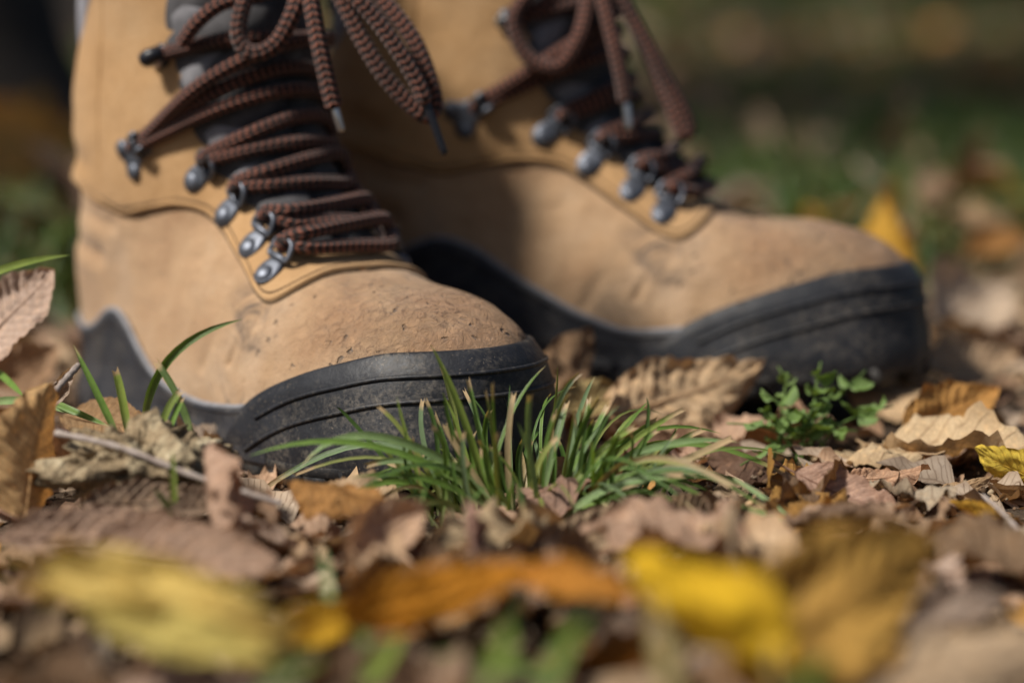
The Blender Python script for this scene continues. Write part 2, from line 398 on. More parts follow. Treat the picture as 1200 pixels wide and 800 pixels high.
def S(t, s):
    t = np.asarray(t, float); s = np.asarray(s, float); t, s = np.broadcast_arrays(t, s)
    fx, fz, bx, bz, ww, e, m, n = [f(t) for f in SF]
    q = np.clip(np.abs(s), 0, 1)
    th = q * np.pi / 2; a1 = np.cos(th).clip(0) ** (2 / m); y1 = np.sin(th).clip(0) ** (2 / n)
    th = q * np.pi; c = np.cos(th); a2 = (1 + np.sign(c) * np.abs(c) ** (2 / m)) / 2; y2 = np.sin(th).clip(0) ** (2 / n)
    a = a1 * (1 - e) + a2 * e; y = (y1 * (1 - e) + y2 * e) * ww * np.sign(s)
    return np.stack([bx + (fx - bx) * a, y, bz + (fz - bz) * a], -1)
def Nrm(t, s):
    h = 1e-3; t = np.asarray(t, float); s = np.asarray(s, float)
    du = S(np.clip(t + h, 0, NT), s) - S(np.clip(t - h, 0, NT), s); dv = S(t, np.clip(s + h, -1, 1)) - S(t, np.clip(s - h, -1, 1))
    n = np.cross(dv, du); n /= np.linalg.norm(n, axis=-1, keepdims=True) + 1e-12
    f = .5 * (S(t, 0 * s) + S(t, 0 * s + 1) * np.array([1, 0, 1])); d = S(t, s) - f
    return n * np.where((n * d).sum(-1, keepdims=True) < 0, -1, 1)
_gt = np.linspace(.02, NT, 420); _gs = np.linspace(-.999, 0, 240)
_GT, _GS = np.meshgrid(_gt, _gs, indexing='ij'); _GP = S(_GT, _GS)
def find_xz(x, z):
    d = (_GP[..., 0] - x) ** 2 + (_GP[..., 2] - z) ** 2; i = np.unravel_index(np.argmin(d), d.shape); return _GT[i], _GS[i]
def find3(p):
    d = ((_GP - np.asarray(p)) ** 2).sum(-1); i = np.unravel_index(np.argmin(d), d.shape); return _GT[i], _GS[i]
def s_gap(t, gap):
    s = np.linspace(0, .6, 200); return -np.interp(gap, np.abs(S(np.full(200, t), -s)[:, 1]), s)
GAP = pchip([6.8, 7.2, 8.5, 10, 11.2, 12.5, 14, 17], [.001, .0195, .0205, .0215, .0240, .0285, .0315, .0325])
T_BASE = 6.95

def creases(P):
    d = np.zeros(P.shape[:-1]); y = -np.abs(P[..., 1])
    C = [((.202, -.030, .080), (.196, -.044, .064), (.186, -.051, .046), .0013, .0022),
         ((.222, -.020, .078), (.216, -.036, .070), (.204, -.047, .058), .0010, .0020),
         ((.238, -.012, .073), (.232, -.034, .067), (.220, -.047, .054), .0007, .0022),
         ((.176, -.050, .070), (.168, -.050, .056), (.160, -.048, .042), .0009, .0035),
         ((.060, -.038, .085), (.045, -.036, .088), (.025, -.025, .092), .0016, .0050),
         ((.075, -.040, .100), (.055, -.038, .104), (.035, -.03, .108), .0012, .0040)]
    Q = np.stack([P[..., 0], y, P[..., 2]], -1)
    for a, b, c, amp, sg in C:
        for p in spline(np.array([a, b, c]), 2): amp *= 1.4
        pts = spline(np.array([a, b, c]), 40)
        dd = np.full(P.shape[:-1], 1.0)
        for p in pts: dd = np.minimum(dd, ((Q - p) ** 2).sum(-1))
        d -= amp * np.exp(-dd / sg ** 2) - .5 * amp * np.exp(-dd / (2.4 * sg) ** 2)
    return d

ALT = {}
def build_boot():
    root = empty('hiking_boot')
    # --- vamp and lower upper: the whole lasted shell
    t = NT * np.linspace(0, 1, 330) ** 1.25; t[0] = .004; s = np.linspace(-1, 1, 241)
    T, Sg = np.meshgrid(t, s, indexing='ij'); P = S(T, Sg); N = Nrm(T, Sg)
    q = P.reshape(-1, 3); lump = (.0011 * fnoise(q, 34) + .0005 * fnoise(q, 95, 5.)).reshape(T.shape)
    disp = creases(P) + lump
    P2 = P + N * disp[..., None]
    vamp = link('vamp', grid('vamp', P2, flip=True), M_VAMP, root)
    vamp['label'] = 'sand coloured nubuck vamp with scuffed toe'
    bv = BVHTree.FromPolygons([Vector(v) for v in P.reshape(-1, 3)], gridF(*P.shape[:2]).tolist())

    # --- quarter panel with the eyestay, lying over the vamp
    c0 = [(.2125, 0)]  # front centre, handled separately
    seam_xz = [(.2140, .0775), (.2090, .0740), (.2020, .0735), (.1935, .0775), (.1820, .0850), (.1650, .0965), (.1470, .1070), (.1270, .1115), (.1080, .1095), (.0900, .1065), (.0700, .1095), (.0450, .1180), (.0200, .1270)]
    tf = np.interp(-.2170, -SF[0](np.linspace(5, 8, 200)), np.linspace(5, 8, 200))
    seam = [(tf, 0.0), (tf, -.12), (tf + .01, -.22)] + [find_xz(*p) for p in seam_xz] + [(14.0, -1.0)]
    seam = spline(np.array(seam), 400)
    tl = np.linspace(T_BASE, 17, 80)
    inner = [(T_BASE, 0.0)] + [(tt, s_gap(tt, float(GAP(tt)))) for tt in tl[1:]]
    s0 = inner[-1][1]
    for k in np.linspace(0, 1, 60)[1:]:
        inner.append((17 - 1.95 * sstep(.18, .80, k), s0 + (-1 - s0) * k))
    inner = np.array(inner)
    def norml(c, sc):
        d = np.concatenate([[0], np.cumsum(np.linalg.norm(np.diff(S(c[:, 0], c[:, 1]), axis=0), axis=1))]); return d / d[-1], d
    sl_, sd = norml(seam, 0); il, idd = norml(inner, 0)
    def at_seam(x, z): return sl_[np.argmin(((S(seam[:, 0], seam[:, 1])[:, [0, 2]] - (x, z)) ** 2).sum(1))]
    def at_inner(tt): return il[np.argmin(np.abs(inner[:80, 0] - tt))]
    qa = np.array([0, at_seam(.202, .0735), at_seam(.165, .0965), at_seam(.127, .1115), at_seam(.09, .1065), 1.0])
    qb = np.array([0, at_inner(7.5), at_inner(9.0), at_inner(12.0), at_inner(16.6), 1.0])
    NQ = 420; q1 = np.linspace(0, 1, NQ)
    A = np.stack([np.interp(q1, sl_, seam[:, i]) for i in (0, 1)], 1); qi = np.interp(q1, qa, qb)
    B = np.stack([np.interp(qi, il, inner[:, i]) for i in (0, 1)], 1)
    edge = np.array([0, .02, .15, .4, .8, 1.3, 2.0, 2.9, 3.4, 3.8, 4.2, 4.7, 5.6, 7.0]) * .001
    def panel_rows(A, B):
        rows = []
        L = np.linalg.norm(S(A[:, 0], A[:, 1]) - S(B[:, 0], B[:, 1]), axis=1) + 1e-6
        fr = [np.minimum(e / L, .46) for e in edge] + [None] * 46 + [1 - np.minimum(e / L, .46) for e in edge[::-1]]
        lo, hi = fr[len(edge) - 1], fr[len(edge) + 46]
        for j in range(46): fr[len(edge) + j] = lo + (hi - lo) * (j + 1) / 47
        fr = np.stack(fr, 1)                        # NQ x rows
        TS = A[:, None] * (1 - fr[..., None]) + B[:, None] * fr[..., None]
        return TS, fr * L[:, None], (1 - fr) * L[:, None]
    TS, d0, d1 = panel_rows(A, B)
    thick = lambda d, th, r: th * np.sqrt(np.clip(1 - (1 - np.clip(d / r, 0, 1)) ** 2, 0, 1))
    off = np.minimum(thick(d0, .0034, .0017), thick(d1, .0032, .0013))
    off = off - .0004 - .00045 * np.exp(-((d0 - .0038) / .0005) ** 2) - .00045 * np.exp(-((d1 - .0038) / .0005) ** 2)
    TSm = TS.copy(); TSm[..., 1] *= -1
    TSf = np.concatenate([TSm[::-1], TS[1:]], 0); of = np.concatenate([off[::-1], off[1:]], 0)
    P = S(TSf[..., 0], TSf[..., 1]); N = Nrm(TSf[..., 0], TSf[..., 1])
    ql = P.reshape(-1, 3); lump = (.0012 * fnoise(ql, 30, 2.) + .0004 * fnoise(ql, 90, 4.)).reshape(of.shape)
    # padding swell around the ankle and the vertical stitched seam behind the hooks
    swell = .003 * np.exp(-(((P[..., 0] - .05) / .035) ** 2 + ((P[..., 2] - .155) / .028) ** 2))
    sx = .074 + .10 * (P[..., 2] - .14) + .4 * np.clip(.150 - P[..., 2], 0, 1) ** 1.5
    groove = -.0011 * np.exp(-((P[..., 0] - sx) / .0011) ** 2) * sstep(.122, .135, P[..., 2])
    cre = .0018 * np.sin((P[..., 2] - .12) * 260 + 30 * P[..., 0]) * np.exp(-((P[..., 0] - .035) / .025) ** 2) * np.exp(-((P[..., 2] - .125) / .018) ** 2)
    P = P + N * (of + lump + swell + groove + cre)[..., None]
    qp = link('quarter_panel', grid('quarter_panel', P, flip=False), M_QUARTER, root)
    qp['label'] = 'smooth golden tan panel carrying the lace rings'

    # stitches along the panel seam, two rows as one line of thread
    th_parts = []
    for side in (1, -1):
        for i in range(6, 300, 3):
            j = np.argmin(np.abs(d0[i] - .0038)); ts = TS[i, j]; ts2 = TS[min(i + 2, NQ - 1), np.argmin(np.abs(d0[min(i + 2, NQ - 1)] - .0038))]
            a = S(ts[0], side * ts[1]) + Nrm(ts[0], side * ts[1]) * .0027; b = S(ts2[0], side * ts2[1]) + Nrm(ts2[0], side * ts2[1]) * .0027
            if np.linalg.norm(b - a) < 1e-4: continue
            th_parts.append(tubeVF(np.stack([a, (a + b) / 2 + (a + b - 2 * S(9, 0)) * 0 , b]), .00036, 5))
    V, F, U = cat(th_parts); st = link('stitching', mesh('stitching', V, F, U), M_SEAM_DARK, qp); st['kind'] = 'stuff'

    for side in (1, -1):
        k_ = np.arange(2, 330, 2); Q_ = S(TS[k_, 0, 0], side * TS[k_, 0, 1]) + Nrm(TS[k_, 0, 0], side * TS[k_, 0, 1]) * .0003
        tube('seam_shade', Q_, .00085, M_SEAM_DARK, qp, 6)  # dark tube paints the groove's shade along the panel's cut edge

    # --- padded collar above the quarter panel
    tt = np.linspace(0, 1, 22); ss = np.linspace(.30, 1, 80)
    TT, SS = np.meshgrid(tt, ss, indexing='ij')
    kk = np.clip((SS - abs(s0)) / (1 - abs(s0)), 0, 1); lowt = 17 - 1.95 * sstep(.18, .80, kk) - .12
    Tc = lowt + (17.0 - lowt) * TT
    full = lambda a, m: np.concatenate([a[:, ::1] * m, (a[:, ::-1])[:, 1:] * 1.0], 1)
    Ts = np.concatenate([Tc, Tc[:, ::-1][:, 1:]], 1); Ss = np.concatenate([-SS, SS[:, ::-1][:, 1:]], 1)
    P = S(Ts, Ss); N = Nrm(Ts, Ss); b = (.0045 * np.sin(np.pi * TT.clip(.0, 1)) ** .6 + .0006)
    bl = np.concatenate([b, b[:, ::-1][:, 1:]], 1)
    P = P + N * bl[..., None]
    cl = link('collar', grid('collar', P), M_LINING, root); cl['label'] = 'grey padded ankle collar'
    # sock filling the boot opening
    sk = []
    ph = np.linspace(0, 2 * np.pi, 48, endpoint=False)
    for z, r in ((.19, .85), (.215, .9), (.235, .93), (.250, .90), (.262, .86), (.285, .84), (.31, .82)):
        cx = .068; sk.append(np.stack([cx + .060 * r * np.cos(ph), .042 * r * np.sin(ph), np.full_like(ph, z) + .004 * np.cos(ph)], 1))
    link('sock', grid('sock', np.array(sk), cv=True), M_SOCK, root)

    # --- tongue, padded in two columns of pillows
    tq = np.linspace(T_BASE - .05, 17, 200); sq = np.linspace(-1, 1, 61)
    Tq, Qq = np.meshgrid(tq, sq, indexing='ij')
    wid = np.array([abs(s_gap(x, float(GAP(x)) + .006)) for x in tq])[:, None]
    Sq = Qq * wid
    P = S(Tq, Sq); N = Nrm(Tq, Sq)
    rowp = (Tq - T_BASE) / 1.05; pil = np.abs(np.sin(np.pi * rowp)) ** .45 * (1 - np.abs(Qq) ** 4) * np.clip(np.abs(Qq) / .12, 0, 1) ** .5
    bulge = .0012 + .0046 * pil + .002 * (1 - Qq ** 2)
    nz = fnoise(P.reshape(-1, 3), 90, 7.).reshape(Tq.shape) * .0008
    P = P + N * (bulge + nz)[..., None]
    link('tongue', grid('tongue', P), M_TONGUE, root)
    # grey gusset strips at each side of the tongue
    for sd_ in (-1, 1):
        tq = np.linspace(9.4, 17, 70); fr_ = np.linspace(0, 1, 9); Tg, Fg = np.meshgrid(tq, fr_, indexing='ij')
        g0 = np.array([abs(s_gap(x, float(GAP(x)) + .003)) for x in tq])[:, None]; g1 = np.array([abs(s_gap(x, float(GAP(x)) * .74)) for x in tq])[:, None]
        Sg2 = sd_ * (g0 + (g1 - g0) * Fg); P = S(Tg, Sg2) + Nrm(Tg, Sg2) * (.0030 + .0016 * np.sin(np.pi * Fg) + .0012 * np.sin(Tg * 4))[..., None]
        link('tongue_gusset', grid('tongue_gusset', P), M_GUSSET, root)

    # --- rubber: rays from the spine of the foot outwards give the distance of the upper at each height
    def radial(cx, dx, dy, z):
        o = Vector((cx, 0, z)); d = Vector((dx, dy, 0)).normalized(); h = bv.ray_cast(o, d, .2)
        return (h[0] - o).length if h[0] is not None else None
    def band(name, path, zlo, zhi, prof, nz, mat, label=None, edge_r=.0016):
        """path: (cx,dx,dy,key); prof(key, f, z) -> outward offset"""
        P = np.zeros((len(path), nz + 6, 3))
        for i, (cx, dx, dy, key) in enumerate(path):
            zt, zb = zhi(key), zlo(key); n = math.hypot(dx, dy); dx, dy = dx / n, dy / n
            rr = []
            zs = np.linspace(zb, zt, nz)
            for z in zs:
                r = radial(cx, dx, dy, min(max(z, .0135), .11)); rr.append(r if r is not None else np.nan)
            rr = np.array(rr); bad = np.isnan(rr)
            if bad.any(): rr[bad] = np.interp(zs[bad], zs[~bad], rr[~bad]) if (~bad).any() else .03
            of = np.array([prof(key, (z - zb) / (zt - zb), z) for z in zs]) + rr
            ext_z = [zt + edge_r * .35, zt + edge_r * .5, zt + edge_r * .2]; ext_r = [of[-1] - edge_r * .5, of[-1] - edge_r * 1.3, of[-1] - edge_r * 3.2]
            bz = [zb, zb - .0, zb]; 
            Z = np.concatenate([[zb, zb, zb], zs, ext_z]); Rr = np.concatenate([[of[0] - .012, of[0] - .006, of[0] - .001], of, ext_r])
            P[i, :, 0] = cx + dx * Rr; P[i, :, 1] = dy * Rr; P[i, :, 2] = Z
        # smooth along the path
        for _ in range(2): P[1:-1] = .25 * P[:-2] + .5 * P[1:-1] + .25 * P[2:]
        o = link(name, grid(name, P), mat, root)
        if label: o['label'] = label
        return o, P
    # toe rand
    XR, XC = .214, .262
    def toe_path(x0, n1, n2):
        pa = [(x, 0, -1, x) for x in np.linspace(x0, XC, n1)] + [(XC, math.sin(a), -math.cos(a), XC + .05 * math.sin(min(a, math.pi - a))) for a in np.linspace(0, math.pi, n2)[1:-1]]
        return pa + [(x, 0, 1, x) for x in np.linspace(XC, x0, n1)]
    ztop = pchip([.188, .195, .202, .211, .230, .262, .290, .315], [.011, .019, .0275, .0335, .0420, .0520, .0575, .0585])
    zbot = pchip([.19, .24, .28, .312], [.0045, .0050, .0070, .0105])
    def rprof(key, f, z):
        lip = .0034 + .0022 * math.exp(-((z - .016) / .012) ** 2)
        return lip * (1 - .25 * sstep(.86, 1, f))
    toe, PT = band('toe_rand', toe_path(.189, 46, 120), lambda k: float(zbot(k)), lambda k: float(ztop(k)), rprof, 32, M_RUBBER, 'black rubber toe cap with two raised ribs')
    # ribs on the rand
    for dz, x0 in ((.0095, .2180), (.0205, .2110)):
        pts = []
        for (cx, dx, dy, key) in toe_path(x0, 40, 90):
            z = float(ztop(key)) - dz * (1 - .12 * sstep(.26, .31, key)) - .0012 * (1 - sstep(.211, .245, key))
            n = math.hypot(dx, dy); r = radial(cx, dx / n, dy / n, max(z, .0135)) or .045
            f = (z - float(zbot(key))) / (float(ztop(key)) - float(zbot(key)))
            r += rprof(key, f, z) + .0003
            pts.append((cx + dx / n * r, dy / n * r, z))
        pts = np.array(pts)
        for _ in range(3): pts[1:-1] = .25 * pts[:-2] + .5 * pts[1:-1] + .25 * pts[2:]
        tube('rib', pts, .0010, M_RUBBER, toe, 8)
    # midsole and heel cup
    XH = .046
    def heel_path(x1, n1, n2):
        pa = [(x, 0, -1, x) for x in np.linspace(x1, XH, n1)] + [(XH, -math.sin(a), -math.cos(a), XH - .046 * math.sin(min(a, math.pi - a))) for a in np.linspace(0, math.pi, n2)[1:-1]]
        return pa + [(x, 0, 1, x) for x in np.linspace(XH, x1, n1)]
    htop = pchip([0, .012, .03, .05, .066, .074, .083, .10, .12, .14, .165, .19, .215, .23], [.052, .050, .0475, .051, .0590, .0600, .0560, .0440, .0330, .0275, .0255, .0270, .0305, .032])
    hbot = pchip([0, .09, .105, .12, .16, .185, .20, .23], [.006, .006, .009, .0125, .0125, .010, .007, .007])
    def hprof(key, f, z):
        arch = math.exp(-((key - .145) / .035) ** 2)
        return .0022 + .0034 * (1 - sstep(.012, .034, z)) * (1 - .6 * arch) + .0010 * math.exp(-((f - .93) / .05) ** 2) - .0018 * arch * math.exp(-((z - .019) / .004) ** 2)
    htop2 = pchip([0, .03, .06, .085, .10, .12, .14, .16, .185, .215, .23], [.056, .056, .066, .074, .070, .058, .047, .037, .030, .032, .033])
    alt, _ = band('midsole', heel_path(.226, 110, 70), lambda k: float(hbot(k)), lambda k: float(htop2(k)), hprof, 30, M_MID)
    ALT['midsole'] = alt.data; bpy.data.objects.remove(alt)
    band('midsole', heel_path(.226, 110, 70), lambda k: float(hbot(k)), lambda k: float(htop(k)), hprof, 30, M_MID, 'dark grey midsole rising into a peaked heel cup')
    # lighter bead along the top edge of the heel cup
    for htf in (htop2, htop):
        pts = []
        for (cx, dx, dy, key) in heel_path(.212, 120, 70):
            z = float(htf(key)); n = math.hypot(dx, dy); r = (radial(cx, dx / n, dy / n, z) or .035) + .0014; pts.append((cx + dx / n * r, dy / n * r, z + .0004))
        pts = np.array(pts)
        for _ in range(4): pts[1:-1] = .25 * pts[:-2] + .5 * pts[1:-1] + .25 * pts[2:]
        bead = tube('midsole_bead', pts, .0013, mat_bead, root, 8)
        if htf is htop2: ALT['midsole_bead'] = bead.data; bpy.data.objects.remove(bead)
    # outsole: plate and lugs
    def out_pt(cx, dx, dy, extra, z):
        n = math.hypot(dx, dy); r = (radial(cx, dx / n, dy / n, .0140) or .04) + extra; return (cx + dx / n * r, dy / n * r, z)
    ring = []
    for p in toe_path(.20, 40, 60): ring.append(p)
    hp = heel_path(.198, 60, 40)[::-1]
    ring += hp
    spring = lambda x: .0055 * float(sstep(.255, .315, x))
    P = np.zeros((len(ring), 6, 3))
    for i, (cx, dx, dy, key) in enumerate(ring):
        for j, (ex, z) in enumerate(((-.03, .0045), (.0035, .0045), (.0052, .0058), (.0052, .0098), (.004, .0112), (-.03, .0112))):
            x, y, zz = out_pt(cx, dx, dy, ex, z); P[i, j] = (x, y, zz + spring(x))
    link('outsole', grid('outsole', P, cu=True), M_SOLE, root)
    lug_parts = 0
    tot = len(ring); step = 9
    for i in range(0, tot, step):
        cx, dx, dy, key = ring[i]
        if .105 < key < .16: continue
        o0 = Vector(out_pt(cx, dx, dy, .0048, 0)); o1 = Vector(out_pt(cx, dx, dy, -.016, 0))
        nb = ring[(i + 2) % tot]; tdir = (Vector(out_pt(*nb[:3], .0048, 0)) - o0); L = min(tdir.length * 2.0, .0085); 
        if tdir.length < 1e-5: continue
        tdir.normalize(); sp = spring(o0.x)
        V = []
        for (p, ww) in ((o0, L), (o1, L * .8)):
            for sg in (-1, 1):
                V.append(p + tdir * sg * ww + Vector((0, 0, .0075 + sp))); V.append(p + tdir * sg * ww * .72 + Vector((0, 0, -.0015 + sp)))
        F = [(0, 2, 6, 4), (1, 5, 7, 3), (0, 1, 3, 2), (4, 6, 7, 5), (0, 4, 5, 1), (2, 3, 7, 6)]
        link('lug', mesh('lug', [tuple(v) for v in V], F, smooth=False), M_SOLE, root)

    # --- hardware
    ROWS = [(.1965, -.0345, .0845), (.1815, -.0345, .0980), (.1605, -.0345, .1115), (.139, -.036, .1245)]
    def frame_at(p, side):
        t_, s_ = find3((p[0], -abs(p[1]), p[2])); s_ *= side
        c = S(t_, s_) ; n = Nrm(t_, s_); c = c + n * .0026
        d = S(t_, s_ * .6) - S(t_, s_); d = d - n * (d @ n); d /= np.linalg.norm(d)     # towards the throat
        return t_, s_, c, n, d, np.cross(n, d)
    ends = {1: [], -1: []}
    def plate(c, n, d, b, outline, h, z0=0.0):
        o = np.array(outline); k = len(o); V = []
        for sc, hh in ((1.0, -.0012), (1.0, h * .55), (.90, h), (.5, h * 1.05), (.001, h * 1.05)):
            V.append(c + (o[:, :1] * sc + (1 - sc) * o[:, :1].mean()) * d + o[:, 1:] * sc * b + n * (hh + z0))
        return np.concatenate(V), gridF(5, k, False, True), np.zeros((5 * k, 2))
    def oval(a, bb, k=20, x0=0.0, taper=0.0):
        th = np.linspace(0, 2 * np.pi, k, endpoint=False); x = a * np.cos(th); return np.stack([x + x0, bb * np.sin(th) * (1 - taper * x / a)], 1)
    def dome(c, n, d, b, r, h):
        V = []; th = np.linspace(0, 2 * np.pi, 18, endpoint=False)
        for f in (0, .25, .5, .72, .88, .97, .999):
            V.append(c + (np.cos(th)[:, None] * d + np.sin(th)[:, None] * b) * r * math.cos(f * math.pi / 2) + n * h * math.sin(f * math.pi / 2))
        return np.concatenate(V), gridF(7, 18, False, True), np.zeros((7 * 18, 2))
    for side in (1, -1):
        for p in ROWS:
            t_, s_, c, n, d, b = frame_at(p, side)
            lr = empty('lace_ring'); lr.parent = root
            link('tab', mesh('tab', *plate(c, n, d, b, oval(.0085, .0056, x0=.0008, taper=.15), .0015)), M_METAL, lr)
            link('rivet', mesh('rivet', *dome(c - d * .0024 + n * .0014, n, d, b, .0043, .0020)), M_METAL, lr)
            # cross bar the ring hinges on, and the D shaped wire
            cb = c + d * .0072 + n * .0022
            link('hinge', mesh('hinge', *tubeVF(np.stack([cb - b * .0042, cb, cb + b * .0042]), .0017, 10)), M_METAL, lr)
            up = d * .90 + n * .42; up /= np.linalg.norm(up)
            w_ = [(-.0005, -.0050), (-.0005, .0050), (.0040, .0058), (.0076, .0044), (.0086, 0), (.0076, -.0044), (.0040, -.0058)]
            loop = spline(np.array([cb + up * x + b * y for x, y in w_]), 40, closed=True)
            link('wire_loop', mesh('wire_loop', *tubeVF(loop, .0013, 9, closed=True)), M_STEEL if False else M_METAL, lr)
            ends[side].append((cb + up * .0064 + n * .0006, n, d, b, t_, s_))
        # locking hook: plate with two rivets and a clamp
        t_, s_, c, n, d, b = frame_at((.099, -.042, .134), side)
        lh = empty('locking_hook'); lh.parent = root
        link('tab', mesh('tab', *plate(c, n, d, b, [(x, y) for x, y in ((-.006, -.0095), (-.001, -.0105), (.004, -.006), (.009, -.0052), (.0135, -.0058), (.0150, -.003), (.0150, .003), (.0135, .0058), (.009, .0052), (.004, .006), (-.001, .0105), (-.006, .0095), (-.0078, .005), (-.0055, 0), (-.0078, -.005))], .0014)), M_METAL, lh)
        for sg in (-1, 1): link('rivet', mesh('rivet', *dome(c - d * .0025 + b * .0064 * sg + n * .0012, n, d, b, .0041, .0021)), M_METAL, lh)
        for sg in (-1, 1):
            e0 = c + d * .0075 + b * .0038 * sg + n * .001
            link('clamp', mesh('clamp', *tubeVF(np.stack([e0, e0 + n * .0045 + d * .002, e0 + n * .0068 + d * .0055, e0 + n * .0055 + d * .0085]), .0014, 8)), M_METAL, lh)
        link('clamp_bar', mesh('clamp_bar', *tubeVF(np.stack([c + d * .0125 + b * .0045 + n * .0068, c + d * .0125 + n * .0072, c + d * .0125 - b * .0045 + n * .0068]), .0015, 8)), M_METAL_D, lh)
        ends[side].append((c + d * .012 + n * .0042, n, d, b, t_, s_))
        # top hook
        t_, s_, c, n, d, b = frame_at((.122, -.035, .180), side)
        hk = empty('speed_hook'); hk.parent = root
        link('tab', mesh('tab', *dome(c, n, d, b, .0058, .0022)), M_METAL_D, hk)
        link('rivet', mesh('rivet', *dome(c - d * .0030 + n * .0014, n, d, b, .0042, .0030)), M_STEEL, hk)
        hkp = spline(np.array([c + d * .002 + n * .001, c + d * .003 + n * .006, c + d * .0 + n * .0088, c - d * .003 + n * .0080]), 18)
        link('hook', mesh('hook', *tubeVF(hkp, np.linspace(.0030, .0040, 18), 12)), M_BLACK, hk)
        ends[side].append((c + d * .0035 + n * .0042, n, d, b, t_, s_))
    # black oval badge on the ankle
    t_, s_ = find_xz(.020, .140); c = S(t_, s_) + Nrm(t_, s_) * .0042; n = Nrm(t_, s_); d = np.array([0, 0, 1.]) - n * n[2]; d /= np.linalg.norm(d); b = np.cross(n, d)
    bd = link('ankle_badge', mesh('ankle_badge', *plate(c, n, d, b, oval(.0115, .0070), .0018)), M_BLACK, root); bd['label'] = 'small black oval badge behind the ankle'
    return root, ends

mat_bead = mat_simple('bead_rubber', (.20, .20, .215), .7, var=.35, scale=200)
LACE_R = .0033
def lace_boot(root, ends, seed, bow):
    """criss-cross lacing through every ring, then the hanging bow"""
    rr = random.Random(seed)
    def cross(a, b, k, lift):
        (pa, na, da, ba, ta, sa), (pb, nb, db, bb, tb, sb) = a, b
        def over(f):                                       # f 0..1 from ring to ring, laid on the tongue
            t_ = ta + (tb - ta) * f - .45 * math.sin(math.pi * f); s_ = sa + (sb - sa) * f
            return S(t_, s_) + Nrm(t_, s_) * (.0098 + lift * (.6 + .4 * math.sin(math.pi * f)))
        return [pa - na * .0012 + da * .0015, over(.30), over(.5) + np.array([0, 0, rr.uniform(-.001, .001)]), over(.70), pb - nb * .0012 + db * .0015]
    n = len(ends[1])
    def bar(i, off, lift, j=None):
        A_, B_ = ends[1][i], ends[-1][i if j is None else j]; c = cross(A_, B_, i, lift)
        up_ = S(11, 0.0) - S(8, 0.0); up_ /= np.linalg.norm(up_)
        for q_, f_ in ((1, .62), (2, 1.0), (3, 1.15)): c[q_] = c[q_] + up_ * off * f_ + np.array([rr.gauss(0, .0005), 0, rr.gauss(0, .0006)])
        c[0] = c[0] + up_ * off * .25; c[4] = c[4] + up_ * off * .25
        return c
    for i in range(n - 1):
        lo = bar(i, -.0022 + rr.uniform(-.001, .001), -.0004); hi = bar(i, .0078 + rr.uniform(-.0012, .0012), .0016)
        # one continuous strand: in through the ring, across, round the far ring and back
        path = lo + [lo[-1] + ends[-1][i][1] * .0022 - ends[-1][i][2] * .003] + hi[::-1] + [lo[0] + ends[1][i][1] * .0022 - ends[1][i][2] * .003]
        tube('lace', spline(np.array(path), 280, closed=True), LACE_R, M_LACE, root, 14, closed=True)
        if i < n - 2:                                         # riser between neighbouring rings, tucked under the eyestay edge
            for sd in (-1,):
                p_, q_ = ends[sd][i], ends[sd][i + 1]; m_ = (p_[0] + q_[0]) / 2 + (p_[2] + q_[2]) * .0030 - (p_[1] + q_[1]) * .0012
                tube('lace', spline(np.array([p_[0] + p_[2] * .002, m_, q_[0] + q_[2] * .002]), 40), LACE_R * .95, M_LACE, root, 12)
    tube('lace', spline(np.array(bar(n - 2, .004, .0062, n - 1)), 90), LACE_R, M_LACE, root, 14)
    tube('lace', spline(np.array(bar(n - 1, -.003, .0010)), 90), LACE_R, M_LACE, root, 14)
    inv = root.matrix_world.inverted()
    for kind, pts, radius in bow:
        P = np.array([tuple(inv @ p) for p in pts])
        if kind == 'lace': tube('lace_loop', spline(P, 90), LACE_R * radius, M_LACE, root, 14)
        else: tube('aglet', spline(P, 12), np.linspace(.0021, .0017, 12) * radius, M_STEEL if kind == 'steel' else M_BLACK, root, 12)

def copy_tree(o, parent=None, skip=()):
    c = o.copy(); COL.objects.link(c); c.parent = parent
    for ch in list(o.children): copy_tree(ch, c)
    return c

NEAR = dict(loc=(-.205, .302, -.0065), yaw=R(49.5)); FAR = dict(loc=(-.104, .325, .007), yaw=R(16.0))
boot, ENDS = build_boot()
boot2 = copy_tree(boot)
for ch in boot2.children:
    k_ = ch.name.split('.')[0]
    if k_ in ALT: ch.data = ALT[k_]
for b_, pz in ((boot, NEAR), (boot2, FAR)):
    b_.location = pz['loc']; b_.rotation_euler = (0, 0, -pz['yaw'])
boot.rotation_euler = (0, R(-2.0), -NEAR['yaw'])
boot2.rotation_euler = (R(-1.5), R(-2.0), -FAR['yaw'])
bpy.context.view_layer.update()
tag(boot, 'tan nubuck hiking boot standing nearer, toe in front of the grass tuft', 'boot', 'pair of worn hiking boots')
tag(boot2, 'tan nubuck hiking boot standing behind the other, seen blurred and more from the side', 'boot', 'pair of worn hiking boots')
def wp(b_, x, y, z): return b_.matrix_world @ Vector((x, y, z))
dN = (wp(boot, .166, 0, .195) - Vector((0, -CAM_D, CAM_H))).dot(Vector((0, CP, -SP)))
dF = (wp(boot2, .166, -.01, .195) - Vector((0, -CAM_D, CAM_H))).dot(Vector((0, CP, -SP)))
def px(pts, d): return [at(p[0], p[1], d - (p[2] if len(p) > 2 else 0)) for p in pts]
